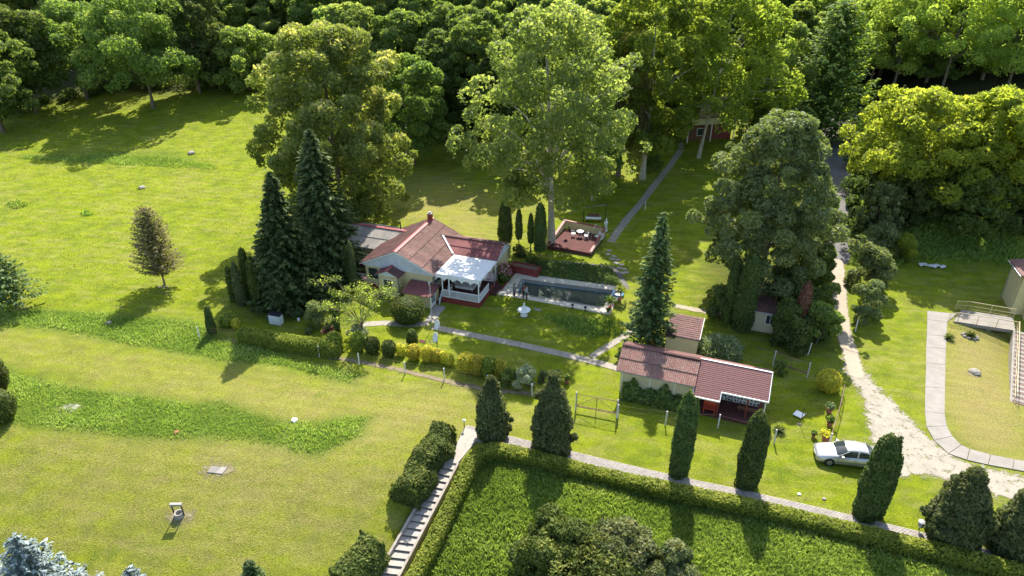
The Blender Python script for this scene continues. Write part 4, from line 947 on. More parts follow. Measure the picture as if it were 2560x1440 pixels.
mb.box(8.27, 11.85, .03, .11, zf(.1) - .15, zf(.1) - .03); mb.box(6.15, 8.30, -.72, -.64, zf(-.64) - .15, zf(-.64) - .03); mb.prism([(8.26, -.66, zf(-.66) - .02), (8.26, .06, zf(.06) - .02), (8.26, .06, zf(.06) - .16), (8.26, -.66, zf(-.66) - .16)], (.05, 0, 0)); mb.prism([(6.14, -.66, zf(-.66) - .02), (6.14, .10, zf(.1) - .02), (6.14, .10, zf(.1) - .16), (6.14, -.66, zf(-.66) - .16)], (.05, 0, 0))
mb.build('eave_trim', M['white'], r2)
MB().box(6.3, 11.7, -.2, 3.9, -.4, .14).build('porch_floor', M['redfloor'], an)
# patterned rear wall: dark stones set in white mortar
bw = MB().box(6.25, 11.5, 2.2, 2.3, .14, 2.3).build('porch_wall', M['white'], an)
M['darkstone'] = plain('dark_wall_stone', (.035, .035, .04), .7, .4, 6)
for i in range(118):
    x = 6.4 + (i % 20) * .255 + rr.uniform(-.05, .05); z = .3 + (i // 20) * .33 + rr.uniform(-.05, .05); n = rr.choice((5, 6)); o_ = rr.random() * 6
    MB().prism([(x + math.cos(o_ + 6.283 * k / n) * .09 * rr.uniform(.7, 1.2), 2.196, z + math.sin(o_ + 6.283 * k / n) * .11 * rr.uniform(.7, 1.2)) for k in range(n)], (0, -.02, 0)).build('stone', M['darkstone'], bw)
for x, y in ((6.45, -.45), (8.15, -.05), (10.3, .3), (11.35, 2.0)): MB().box(x, x + .13, y, y + .13, .14, zf(y) - .28).build('porch_post', M['red'], an)
MB().box(11.62, 11.70, .2, .28, -.2, zf(.25) - .25).build('porch_post', M['white'], an)
MB().box(6.32, 6.42, .5, 2.2, .14, 2.2).build('side_wall', M['white'], an)
t = thing('picnic_bench', 'orange-red bench at the front edge of the outbuilding porch', 'bench', AP(7.6, .2, .14), R(ATH)); M['orange'] = plain('orange_red_paint', (.50, .07, .03), .6, .15, 3)
MB().box(-.5, .5, -.3, .3, .42, .47).build('seat', M['orange'], t); MB().box(-.5, .5, .3, .36, .45, .85).build('backrest', M['orange'], t)
for x in (-.42, .42): MB().box(x - .04, x + .04, -.26, .26, 0, .42).build('leg', M['orange'], t)
t = thing('porch_bench', 'long brown bench along the right side of the outbuilding porch', 'bench', AP(10.6, 1.0, .14), R(ATH)); MB().box(-.9, .9, -.2, .2, .42, .47).build('seat', M['brownwood'], t); MB().box(-.9, .9, -.28, -.22, .6, .8).build('backrest', M['brownwood'], t)
for x in (-.75, .75): MB().box(x - .03, x + .03, -.2, .18, 0, .42).build('leg', M['brownwood'], t)
# shed behind
sh = thing('garden_shed', 'small cream shed with a tiled brown-red lean-to roof behind the outbuilding', 'shed', AP(2.75, 7.6), R(ATH))
MB().prism([(0, 0, -.4), (0, 2.5, -.4), (0, 2.5, 2.65), (0, 0, 2.12)], (2.85, 0, 0)).build('wall', M['cream'], sh)
rf = MB().prism([(-.1, -.18, 2.12), (-.1, 2.65, 2.73), (-.1, 2.65, 2.69), (-.1, -.18, 2.08)], (3.05, 0, 0)).build('roof', M['brownwood'], sh)
tm = MB().prism([(.008, 0, .03), (.242, 0, .03), (.242, .3, .0), (.008, .3, .0)], (0, 0, -.02)).mesh('roof_tile', M['roofdark']); 
for i in range(12):
    for k in range(11):
        ob = link('roof_tile', tm, rf); ob.matrix_basis = Matrix.Translation((-.08 + i * .25, -.2 + k * .258, 2.15 + k * .0555 + rr.uniform(0, .012))) @ Matrix.Rotation(math.atan(.215), 4, 'X')
mb = MB(); mb.tube([(-.3, -.24, 2.10), (3.0, -.24, 2.10)], .05, 6); mb.build('gutter', M['black'], rf); MB().prism([(2.955, -.2, 2.1), (2.955, 2.6, 2.72), (2.955, 2.6, 2.86), (2.955, -.2, 2.22)], (.04, 0, 0)).build('verge_board', M['white'], rf)
# shed among the thujas
p = P(1872, 824); sh2 = thing('garden_hut', 'pale cream hut with a dark roof half hidden between thujas and a big bush', 'hut', p, R(-20))
MB().prism([(0, 0, -.4), (0, 3.6, -.4), (0, 3.6, 3.05), (0, 0, 2.3)], (3.6, 0, 0)).build('wall', M['cream'], sh2)
rf = MB().prism([(-.35, -.3, 2.3), (-.35, 3.9, 3.2), (-.35, 3.9, 3.16), (-.35, -.3, 2.26)], (4.2, 0, 0)).build('roof', M['brownwood'], sh2)
roof_plane(rf, (-.35, 3.9, 3.22), (1, 0, 0), (0, -4.2, -.9), 4.2, 4.3, 'roofdark', .9, 1.5, .18); MB().tube([(-.5, -.4, 2.3), (3.9, -.4, 2.3)], .06, 6).build('gutter', M['metal'], rf)
window(sh2, 1.35, 2.1, 0, 1.0, 1.9, fm='white', bars=(2, 1)); MB().box(-.03, .06, -.04, -.004, 0, 2.3).build('corner_board', M['white'], sh2)

# ------------------------------------------------------------------ chalet on the slope
a, b = P(1712, 352), P(1825, 345); d = (b - a); wd = math.hypot(d.x, d.y); th = math.degrees(math.atan2(d.y, d.x)); k = mpp(a)
cz_ = lambda py: top_z(a, py)
hs = cz_(205)
cl = thing('chalet', 'yellow chalet with steep red roof and white awning, half hidden under trees on the hill', 'chalet', a, R(th))
wl_ = wd
MB().box(0, wl_, 0, 6, -.5, cz_(308)).build('ground_floor', M['brownwood'], cl); MB().box(wl_ * .55, wl_ + .02, -.02, 3, -.4, cz_(308) - .15).build('red_wall', M['red'], cl)  # dark brown of the ground floor paints in the deep shade there
z1, z2, z3 = cz_(308), cz_(268), hs
MB().prism([(-.2, 1.2, z1), (wl_ + .5, 1.2, z1), (wl_ + .5, 1.2, z2), (wl_ / 2 + .2, 1.2, z3 - .5), (-.2, 1.2, z2)], (0, 5, 0)).build('wall', M['yellow'], cl)
rf = MB(); hh = z3 - z2
for s in (-1, 1):
    c0 = wl_ / 2 + .2; rf.prism([(c0, .6, z3), (c0 + s * (wl_ / 2 + .9), .6, z2 - .3), (c0 + s * (wl_ / 2 + .9), .6, z2 - .42), (c0, .6, z3 - .12)], (0, 6, 0))
M['pinkroof'] = plain('faded_red_sheet_roof', (.42, .10, .10), .5, .15, 1.5, (.3, .08, .08)); rf.build('roof', M['pinkroof'], cl)
MB().prism([(.1, 1.15, z2 + .3), (wl_ - .2, 1.15, z2 + .3), (wl_ + .1, -1.0, z2 - .35), (-.2, -1.0, z2 - .35)], (0, 0, .06)).build('awning', M['white'], cl)
MB().box(-.1, wl_ + .1, -1.0, -.9, z1 - .1, z1 + .9).build('balcony_rail', M['cream'], cl); MB().box(-.1, wl_ + .1, -.9, 1.19, z1 - .1, z1 + .02).build('balcony_floor', M['redfloor'], cl)
for x in (0, wl_ * .5, wl_): MB().box(x - .07, x + .07, -.98, -.85, -.4, z1 - .1).build('post', M['white'], cl)
window(cl, 1.2, 2.2, 1.2, z1 + 1.0, z1 + 2.0); window(cl, wl_ - 2.0, wl_ - 1.0, 1.2, z1 + 1.0, z1 + 2.0); window(cl, 2.0, 3.2, 0, .8, 1.9)
MB().box(wl_ * .62, wl_ * .62 + .9, -.05, -.004, 0, 2.0).build('door', M['brownwood'], cl)

# ------------------------------------------------------------------ building at the right edge with ramp and stairs
BO = P(2532, 795, 0.1); BT = -16
def BP(x, y, z=0): return Matrix.Translation(BO) @ Matrix.Rotation(R(BT), 4, 'Z') @ Vector((x, y, z))
bd = thing('corner_building', 'yellow rendered building with brown roof cut by the right edge of the picture', 'building', BO, R(BT))
hw = top_z((BO.x, BO.y, BO.z), 700)
MB().box(.0, 9, .9, 4.0, -3.2, hw).build('wall', M['yellow'], bd); MB().box(1.0, 9, .2, .895, -3.2, hw - .6).build('wall', M['yellow'], bd)
rf = MB().prism([(-.4, .6, hw), (-.4, 4.3, hw), (5, 4.3, hw + 1.1), (5, .6, hw + 1.1)], (0, 0, .12)).build('roof', M['roofdark'], bd)
MB().prism([(.8, -.3, hw - .62), (.8, .59, hw - .4), (6, .59, hw + .2), (6, -.3, hw - .1)], (0, 0, .1)).build('front_roof', M['roofdark'], bd)
mb = MB(); mb.tube([(-.48, .55, hw), (-.48, 4.35, hw)], .07, 6); mb.tube([(.72, -.35, hw - .55), (.72, .55, hw - .45)], .06, 6); mb.tube([(-.48, 4.2, hw), (-.1, 3.9, hw - .5), (-.06, 3.9, -2)], .05, 6); mb.build('gutter', M['metal'], bd)
MB().box(1.45, 1.6, -.1, .05, -2.5, hw - .6).build('post', M['brownwood'], bd)
# access bridge
r0, r1_, r2_, r3 = P(2386, 806, .1), P(2537, 822, 0), P(2532, 790, 0), P(2392, 786, .1)
zb = max(r0.z, r3.z) + .02; br = thing('access_bridge', 'concrete access bridge with cream pipe railings leading to the right-edge building', 'bridge', (r0.x, r0.y, zb))
def onz(px, py, z):
    u = (px - 1280) / FOC; v = (py - 720) / FOC; d_ = (u, cp - v * snp, -snp - v * cp); t_ = (z - CAMH) / d_[2]; return Vector((d_[0] * t_, d_[1] * t_, z))
q = [onz(2384, 803, zb), onz(2538, 826, zb), onz(2533, 794, zb), onz(2404, 774, zb)]; o = Vector(br.location); q = [v - o for v in q]
MB().prism(q, (0, 0, -.35)).build('deck', M['slab'], br)
mid = q[0].lerp(q[1], .62) + Vector((0, .25, 0)); MB().box(mid.x - .25, mid.x + .25, mid.y - .1, mid.y + .4, -2.4, -.35).build('pier', M['slab'], br)
M['pipe'] = plain('cream_pipe', (.66, .52, .30), .5, .15, 5, (.5, .38, .2))
def rail(parent, pts, h, posts, name='railing', infill=True, m='pipe'):
    mb = MB(); up = Vector((0, 0, h)); P3 = [Vector(p) for p in pts]
    mb.tube([p + up for p in P3], .03, 6); mb.tube([p + up * .5 for p in P3], .02, 5)
    for a, b in zip(P3, P3[1:]):
        n = max(1, int((b - a).length / posts))
        for i in range(n + 1): c = a.lerp(b, i / n); mb.tube([c, c + up], .028, 5)
        if infill:
            n = int((b - a).length / .14)
            for i in range(n): c = a.lerp(b, i / n); mb.tube([c + up * .12, c + up], .009, 3, cap=False)
            mb.tube([a + up * .12, b + up * .12], .015, 4)
    return mb.build(name, M[m], parent)
rail(br, [q[0] + Vector((-.6, -.1, 0)), q[0] + Vector((.4, 0.02, 0)), q[1]], .95, 1.5); rail(br, [q[3] + Vector((-.6, .1, 0)), q[3] + Vector((.5, 0, 0)), q[2]], .95, 1.5)
# outdoor stairs beside the building
s0 = onz(2538, 826, zb); bs = thing('outdoor_stairs', 'straight outdoor stairs with a cream handrail at the right edge, dark treads and white gaps', 'stairs', s0)
s1 = P(2530, 1005); dv = Vector((s1.x - s0.x, s1.y - s0.y, 0)); n = 17; dz = (s1.z - s0.z) / n; st_ = dv / n; sn = Vector((-dv.y, dv.x, 0)).normalized(); M['brownstep'] = plain('brown_step', (.15, .09, .07), .8, .25, 4)
for i in range(n):
    a = st_ * i + Vector((0, 0, dz * (i + 1))); w_ = sn * 2.2 if sn.x > 0 else -sn * 2.2
    MB().prism([a, a + st_ * 1.0, a + st_ * 1.0 + w_, a + w_], (0, 0, -.45)).build('step', M['brownstep'], bs)
    MB().prism([a + Vector((0, 0, .004)) + st_ * .04, a + st_ * .5 + Vector((0, 0, .004)), a + st_ * .5 + w_ + Vector((0, 0, .004)), a + w_ + Vector((0, 0, .004)) + st_ * .04], (0, 0, .02)).build('tread', M['slab'], bs)
rail(bs, [Vector((.1, 0, 0)), dv + Vector((.1, 0, s1.z - s0.z))], 1.0, 1.6, infill=False)
MB().prism([-w_ * .07, -w_ * .07 + dv + Vector((0, 0, s1.z - s0.z)), dv + Vector((0, 0, s1.z - s0.z)) - w_ * .003, -w_ * .003], (0, 0, -1.2)).build('stringer', M['slab'], bs)

# ------------------------------------------------------------------ fences, gates, posts
def fence(name, label, posts_px, h, m, wires=4, lean=.0, rr_=None, extra=None):
    ps = [P(x, y) for x, y in posts_px]; t = thing(name, label, 'fence', ps[0]); o = Vector(t.location); rr_ = rr_ or random.Random(2); tops = []
    for p in ps:
        l = Vector((rr_.uniform(-.05, .05), rr_.uniform(-.05, .05), h)); MB().box(-.045, .045, -.045, .045, -.3, h, Matrix.Translation(p - o) @ Matrix.Rotation(rr_.uniform(-.04, .04), 4, 'Y')).build('post', M[m], t); tops.append(p - o)
    for k in range(wires):
        mb = MB(); z = Vector((0, 0, h * (.25 + .7 * k / max(1, wires - 1))))
        for a, b in zip(tops, tops[1:]): mb.tube([a + z, a.lerp(b, .5) + z - Vector((0, 0, .04)), b + z], .004, 3)
        mb.build('wire', M['rust'], t)
    return t
fence('wire_fence', 'wire fence with thin pale posts running below the hedge and the row of shrubs', [(500, 845), (607, 852), (799, 893), (899, 912), (1013, 934), (1111, 950), (1220, 968), (1330, 990), (1440, 1022)], 1.25, 'post')
fence('wire_fence', 'wire fence with white posts in front of the outbuilding', [(1545, 1045), (1663, 1062), (1794, 1070), (1935, 1108), (2070, 1118)], 1.35, 'post', 3)
fence('wire_fence', 'thin post and wire fence up the slope on the far right of the track', [(2138, 828), (2190, 640), (2230, 600)], 1.3, 'post', 3)
for x, y, l in ((2019, 888, 'single leaning white post near the brown gate'), (1611, 527, 'white wooden stake beside the stone path on the slope')):
    t = thing('marker_post', l, 'post', P(x, y)); MB().prism([(-.04, -.04, 0), (.04, -.04, 0), (.04, .04, 0), (-.04, .04, 0)], (.1, 0, 1.35)).build('stake', M['post'], t)
def gate(label, pa, pb, h, m='rust'):
    a, b = P(*pa), P(*pb); t = thing('pipe_gate', label, 'gate', a); d_ = b - a; up = Vector((0, 0, 1)); mb = MB()
    for p in (Vector(), d_): MB().tube([p - up * .2, p + up * (h + .12)], .055, 6).build('gate_post', M['post'], t)
    e = d_ * .02; f = d_ * .98; lo, hi = up * .55, up * (h - .05)
    mb.tube([e + lo, e + hi, f + hi, f + lo, e + lo], .03, 5); mb.tube([(e + f) / 2 - lo * 0, (e + f) / 2 + hi], .028, 5); mb.tube([e + up * .45, f + up * .45], .04, 5)
    mb.build('gate_frame', M[m], t); MB().tube([e + lo, (e + f) / 2 + hi, f + lo], .02, 5).build('brace', M[m], t); MB().tube([(e + f) / 2, (e + f) / 2 + up * .6], .03, 5).build('stop_post', M[m], t)
gate('rusty pipe gate with crossed braces left of the outbuilding', (1439, 1026), (1541, 1046), 1.75); gate('brown pipe gate in the shade right of the outbuilding', (1932, 915), (2017, 945), 1.5)
# low pipe railing beside the car
pts = [P(2105, 985), P(2096, 1030), P(2074, 1105)]; t = thing('pipe_fence', 'low rusty pipe fence with netting ending beside the silver car', 'fence', pts[0]); o = Vector(t.location); u9 = Vector((0, 0, .95))
for p in pts: MB().tube([p - o, p - o + u9], .04, 6).build('post', M['rust'], t)
MB().tube([p - o + u9 for p in pts], .026, 6).build('top_rail', M['rust'], t)
mb = MB()
for a, b in zip(pts, pts[1:]):
    n = int((b - a).length / .25)
    for i in range(n): c = a.lerp(b, i / n) - o; c2 = a.lerp(b, (i + 1) / n) - o; mb.tube([c, c2 + u9], .008, 3, cap=False); mb.tube([c2, c + u9], .008, 3, cap=False)
mb.build('netting', M['metal'], t)
t = thing('parasol_pole', 'thin dark pole standing in front of the white square board on the lawn', 'pole', P(1998, 1061)); MB().tube([(0, 0, 0), (.12, 0, 1.75)], .025, 6).build('pole', M['brownwood'], t); MB().lathe([(.16, 0), (.16, .05), (.05, .1)], 10).build('foot', M['slab'], t)
t = thing('white_board', 'square white board lying flat on the lawn right of the outbuilding', 'board', P(1997, 1039)); MB().prism([(-.52, .0, .12), (0, -.48, .10), (.52, .0, .12), (.0, .5, .14)], (0, 0, .03)).build('board', M['white'], t); MB().box(-.15, .15, -.15, .15, 0, .10).build('foot', M['slab'], t)

# ------------------------------------------------------------------ garden ornaments and small things
ft = thing('fountain', 'white plaster bowl fountain with a seated figure on the lawn below the pool', 'fountain', P(1310, 789)); MB().lathe([(.34, 0), (.36, .12), (.2, .2), (.14, .38), (.2, .5), (.62, .62), (.66, .70), (.60, .70), (.3, .60), (.0, .58)], 24).build('bowl', M['marble'], ft)
MB().lathe([(.16, .58), (.18, .7), (.13, .85), (.17, 1.0), (.16, 1.12), (.07, 1.2), (.085, 1.27), (.1, 1.36), (.06, 1.46), (.01, 1.48)], 12, sx=.9).build('figure', M['marble'], ft)
stt = thing('garden_statue', 'white standing figure statue near the right corner of the red terrace', 'statue', P(1514, 578)); MB().lathe([(.24, 0), (.24, .15), (.15, .18), (.19, .35), (.16, .6), (.14, .8), (.19, 1.0), (.22, 1.2), (.2, 1.35), (.07, 1.43), (.06, 1.48), (.11, 1.57), (.1, 1.68), (.03, 1.73)], 14, sx=1.0, sy=.75).build('figure', M['marble'], stt); MB().tube([(-.2, 0, 1.32), (-.26, -.1, 1.08), (-.1, -.2, 1.0)], .05, 6).build('arm', M['marble'], stt)
for (x, y), l in (((1098, 836), 'white satellite dish on a short pole, upper of the two by the path'), ((1094, 868), 'white satellite dish on a short pole, lower of the two by the path')):
    t = thing('satellite_dish', l, 'satellite dish', P(x, y), R(-62)); MB().tube([(0, 0, 0), (0, 0, 1.0)], .035, 6).build('pole', M['metal'], t)
    mb = MB(); mb.lathe([(.02, -.12), (.24, -.085), (.4, -.02), (.5, .06), (.48, .07), (.36, .0), (.02, -.10)], 20); Mx = Matrix.Translation((0, -.12, 1.1)) @ Matrix.Rotation(R(68), 4, 'X'); mb.v = [tuple(Mx @ Vector(v)) for v in mb.v]; mb.build('dish', M['white'], t)
    MB().tube([(0, -.15, .6), (0, -.75, .75), (0, -.85, 1.0)], .03, 5).build('feed_arm', M['metal'], t)
wlm = thing('draw_well', 'concrete draw well with a stone block on dark posts, alone on the lower lawn', 'well', P(449, 1290)); wlm.scale = (.78, .78, .8); MB().lathe([(.42, -.2), (.42, .42), (.30, .42), (.28, .1)], 14).build('well_ring', M['stone'], wlm)
for x in (-.42, .42): MB().box(x - .05, x + .05, -.05, .05, 0, 1.35).build('post', M['black'], wlm)
MB().prism([(-.52, -.17, 1.3), (-.52, .17, 1.3), (-.52, .13, 1.5), (-.52, -.13, 1.5)], (1.04, 0, 0)).build('roof_block', M['tread'], wlm)
for q4, l in ((((152, 1020), (180, 1032), (203, 1013), (172, 1008)), 'pale concrete cover slab in the tall grass at the left'), (((517, 1180), (555, 1184), (569, 1168), (530, 1165)), 'cracked pale concrete slab on the lower lawn above the well')):
    c = [P(*z, .08) for z in q4]; t = thing('cover_slab', l, 'slab', c[0]); o = Vector(t.location)
    e = [v - o for v in c]; MB().prism([e[0], e[0].lerp(e[1], .48), e[3].lerp(e[2], .52), e[3]], (0, 0, -.25)).build('slab_piece', M['slab'], t); MB().prism([e[0].lerp(e[1], .5), e[1], e[2], e[3].lerp(e[2], .54)], (0, 0, -.27)).build('slab_piece', M['tread'], t)
def rock(label, px, s, m='slab', seed=1, cat='rock', name='rock'):
    rng = np.random.default_rng(seed); t = thing(name, label, cat, P(*px)); mb = MB(); mb.lathe([(s * .8, -.1), (s, s * .25), (s * .7, s * .55), (s * .2, s * .65)], 9); mb.v = [(v[0] * (1 + rng.uniform(-.25, .25)), v[1] * (1 + rng.uniform(-.25, .25)), v[2]) for v in mb.v]; mb.sm = [False] * len(mb.sm); mb.build('stone', M[m], t)
rock('white stone lying in the tall grass below the yellow shrubs', (736, 1052), .28, 'marble', 1); rock('small brown stone in the middle of the tall grass bank', (441, 1081), .22, 'terracotta', 2); rock('grey tree stump stone with weeds in the upper left field', (355, 470), .5, 'stone', 3)
rock('large pale boulder on the dry slope left of the outdoor stairs', (2436, 932), .5, 'slab', 4); rock('pale flat stone at the edge of the far left bank near the spruce shadow', (272, 808), .3, 'slab', 5); rock('pale rubble stone in the upper field beside the weedy strip', (478, 384), .6, 'slab', 6)
rock('small pale stone on the lawn just behind the paved path', (1998, 1236), .13, 'marble', 7); rock('flat pale stone on the lawn between the third thuja and the path', (2060, 1248), .16, 'slab', 8)
for x, y, l in ((2372, 848, 'spiky dark yucca beside the concrete walkway'), (1947, 1080, 'tufty green yucca near the wire fence on the dry lawn'), (2425, 842, 'small yucca ringed by pale stones near the bridge')):
    rng = np.random.default_rng(int(x)); D = sphere(rng, 260); D[:, 2] = np.abs(D[:, 2]) * .9; Pp = D * rng.uniform(.1, .45, (260, 1)) + np.array([0, 0, .12]); t = thing('yucca', l, 'yucca', P(x, y)); link('foliage', cardmesh('foliage', cards(Pp, np.cross(D, sphere(rng, 260)), .22, rng, .12, D, .1), rng.random(260) * .6, M['grey']), t)
for i in range(9):
    a = i * .698; 
    c = P(2425, 842) + Vector((math.cos(a) * .7, math.sin(a) * .45, 0)); t = thing('border_stone', 'pale stone in the ring around the small yucca near the bridge', 'stone', (c.x, c.y, hz(c.x, c.y)), a, 'border stones around the yucca'); mb = MB(); mb.lathe([(.16, -.05), (.19, .08), (.1, .17)], 7); mb.build('stone', M['slab'], t)
lp = thing('garden_lamp', 'small bollard lamp at the corner of the landing above the stairs', 'lamp', P(1161, 1072)); MB().tube([(0, 0, 0), (0, 0, .72)], .035, 6).build('pole', M['black'], lp); MB().lathe([(.05, .70), (.12, .78), (.13, .86), (.02, .92)], 10).build('lamp_shade', M['white'], lp)
bx = thing('utility_cabinet', 'white rendered utility cabinet with a dark lid behind the clipped hedge', 'cabinet', P(692, 808), R(-17)); MB().box(-.62, .62, -.3, .3, -.2, 1.05).build('body', M['white'], bx); MB().box(-.7, .7, -.38, .38, 1.05, 1.10).build('lid', M['black'], bx)
bk = thing('white_bucket', 'small white bucket in the shade right of the utility cabinet', 'bucket', P(747, 802)); MB().lathe([(.1, 0), (.14, .28), (.12, .28), (.08, .03)], 12).build('bucket', M['white'], bk)
bi = thing('litter_bin', 'dark wire litter bin beside the bushy juniper at the lower right', 'bin', P(2296, 1328)); MB().tube([(0, 0, 0), (0, 0, .6)], .03, 6).build('pole', M['black'], bi); MB().lathe([(.16, .45), (.19, .85), (.17, .85), (.14, .47)], 12).build('basket', M['metal'], bi); MB().lathe([(.22, .88), (.1, .96)], 12).build('lid', M['post'], bi)
t = thing('rubbish_heap', 'crumpled pale plastic sheeting lying in the shade at the right', 'plastic sheet', P(2325, 668)); rng = np.random.default_rng(9); mb = MB()
for k in range(9): c = Vector((rng.uniform(-1.6, 1.6), rng.uniform(-.7, .7), .12)); n_ = 6; mb.prism([c + Vector((math.cos(i) * .45 * rng.uniform(.5, 1.2), math.sin(i) * .35 * rng.uniform(.5, 1.2), rng.uniform(0, .22))) for i in range(n_)], (0, 0, -.04))
mb.build('sheet', M['post'], t)
for q4, l, m_ in ((((800, 832), (838, 836), (838, 812), (815, 808)), 'red paved patch between hedge end and umbrella tree', 'redfloor'), (((1046, 854), (1061, 858), (1066, 852), (1051, 848)), 'small reddish slab on the grass right of the topiary', 'redfloor'), (((1335, 775), (1352, 778), (1354, 773), (1338, 770)), 'small pale slab on the grass right of the fountain', 'slab')):
    c = [P(*z, .04) for z in q4]; t = thing('paving_patch', l, 'paving', c[0]); o = Vector(t.location); MB().prism([v - o for v in c], (0, 0, -.15)).build('slab', M[m_], t)
def pot(label, px, r, h, ph, pm, seed, kind='bush', z=0):
    p = P(px[0], px[1], z); t = thing('potted_plant', label, 'potted plant', p); MB().lathe([(r * .7, 0), (r, h), (r * .85, h), (r * .8, h - .05)], 12).build('pot', M['terracotta'], t)
    rng = np.random.default_rng(seed); n = 220; D = sphere(rng, n); 
    if kind == 'palm': MB().tube([(0, 0, h - .05), (.03, 0, ph)], .05, 6).build('stem', M['bark'], t); D[:, 2] = D[:, 2] * .6 + .25; D = unit(D); Pp = D * rng.uniform(.15, .55, (n, 1)) + np.array([0, 0, ph + .05]); V = cards(Pp, np.cross(D, sphere(rng, n)), .24, rng, .12, D, .1)
    else: Pp = D * rng.uniform(.3, 1, (n, 1)) * np.array([r * 1.5, r * 1.5, (ph - h) * .55]) + np.array([0, 0, (ph + h) / 2]); V = cards(Pp, D, .11, rng)
    link('foliage', cardmesh('foliage', V, rng.random(n) * .9, M[pm]), t)
pot('tall potted palm at the right end of the pool, farther of two', (1549, 752), .22, .4, 1.3, 'lime', 1, 'palm', .1); pot('potted palm at the right end of the pool, nearer of two', (1525, 773), .2, .38, 1.0, 'green', 2, 'palm', .1)
pot('low clay pot at the front right corner of the pool paving', (1520, 781), .14, .28, .4, 'green', 3, 'bush', .1); pot('small clay pot between the two potted palms', (1537, 762), .13, .25, .4, 'green', 4, 'bush', .1)
pot('potted plant below the yellow bush, top one of three beside the pipe fence', (2072, 1032), .26, .45, 1.0, 'reed', 5); pot('potted plant in the middle of the three beside the pipe fence', (2073, 1065), .26, .45, .95, 'green', 6); pot('yellowish potted plant nearest the car', (2063, 1103), .34, .55, 1.0, 'gold', 7)
pot('clay pot with a dark plant at the right end of the shrub row', (1417, 957), .2, .35, .9, 'green', 8); pot('small dark pot in the dry grass between yucca and car', (2033, 1092), .15, .25, .6, 'green', 9)
pot('dark planter on the far left corner of the terrace wall', (1417, 577), .2, .35, .5, 'dark', 10, z=1.2)

# ------------------------------------------------------------------ people
M['skin'] = plain('skin', (.45, .26, .18), .6, .05, 5); M['hair'] = plain('brown_hair', (.06, .035, .02), .6, .3, 9)
def person(label, p, rz, top, legs, h=1.7, arms='down', hair_len=.0, seed=0):
    t = thing('person', label, 'person', p, rz); s = h / 1.72; sk = {}
    V = [(0, 0, .96), (0, .0, 1.12), (0, -.01, 1.30), (0, -.01, 1.44), (0, -.01, 1.52), (0, -.03, 1.60), (0, -.02, 1.70)]; E_ = [(0, 1), (1, 2), (2, 3), (3, 4), (4, 5), (5, 6)]; Rd = [.145, .125, .15, .10, .055, .085, .08]
    for sx in (-1, 1):
        b = len(V); V += [(sx * .09, 0, .88), (sx * .10, -.02, .50), (sx * .11, .01, .09), (sx * .12, -.12, .04)]; Rd += [.10, .065, .045, .04]; E_ += [(0, b), (b, b + 1), (b + 1, b + 2), (b + 2, b + 3)]
        b = len(V)
        if arms == 'down': a = [(sx * .19, 0, 1.40), (sx * .25, .02, 1.13), (sx * .25, -.04, .90), (sx * .25, -.07, .80)]
        elif arms == 'fold': a = [(sx * .19, 0, 1.40), (sx * .27, -.02, 1.14), (sx * .10, -.2, 1.14), (-sx * .0 + sx * .03, -.22, 1.16)]
        else: a = [(sx * .19, 0, 1.40), (sx * .26, -.08, 1.17), (sx * .15, -.27, 1.33), (sx * .12, -.30, 1.42)]
        V += a; Rd += [.065, .048, .036, .04]; E_ += [(3, b), (b, b + 1), (b + 1, b + 2), (b + 2, b + 3)]
    me = bpy.data.meshes.new('body'); me.from_pydata([tuple(c * s for c in v) for v in V], E_, []); ob = bpy.data.objects.new('tmp', me); COL.objects.link(ob)
    md = ob.modifiers.new('s', 'SKIN'); sb = ob.modifiers.new('u', 'SUBSURF'); sb.levels = sb.render_levels = 2
    for i, v in enumerate(me.skin_vertices[0].data): v.radius = (Rd[i] * s, Rd[i] * s * (.75 if i in (1, 2) else 1)); v.use_root = (i == 0)
    dg = bpy.context.evaluated_depsgraph_get(); nm = bpy.data.meshes.new_from_object(ob.evaluated_get(dg)); bpy.data.objects.remove(ob)
    nm.materials.clear()
    for m_ in (M['skin'], top, legs, M['black']): nm.materials.append(m_)
    for f in nm.polygons:
        c = f.center / s; f.use_smooth = True
        f.material_index = 3 if c.z < .09 else 2 if c.z < .97 and abs(c.x) < .2 else (0 if c.z > 1.47 else (0 if (abs(c.x) > .215 and c.z < 1.0) or c.y < -.19 else 1))
    nm.name = 'body'; link('body', nm, t)
    mb = MB(); mb.lathe([(.02, -.12 - hair_len), (.085 if hair_len else .06, -.08 - hair_len * .7), (.1, 0), (.098, .06), (.06, .11), (.01, .125)], 12); mb.v = [(v[0] * s, (v[1] + .02) * s, (v[2] + 1.665) * s) for v in mb.v]; mb.build('hair', M['hair'], t)
    mb = MB(); mb.box(-.012, .012, -.125, -.10, 1.62, 1.655); mb.v = [tuple(c * s for c in v) for v in mb.v]; mb.build('nose', M['skin'], t)
tg = plain('grey_cardigan', (.20, .19, .19), .9, .2, 8); tr = plain('dark_red_top', (.20, .02, .025), .9, .15, 8); tl = plain('light_grey_shirt', (.38, .39, .42), .9, .15, 8); dk = plain('dark_trousers', (.018, .02, .03), .9, .2, 8)
person('person in a grey cardigan and dark trousers standing alone at the left pool corner', P(1286, 745, .06), R(-60), tg, dk, 1.66, 'down', .22)
person('person in a dark red top and black trousers, one of the pair by the pool', P(1308, 746, .06), R(70), tr, dk, 1.70, 'fold', .18)
person('person in a light grey shirt and black trousers, one of the pair by the pool', P(1317, 751, .06), R(-100), tl, dk, 1.76, 'up', .0)

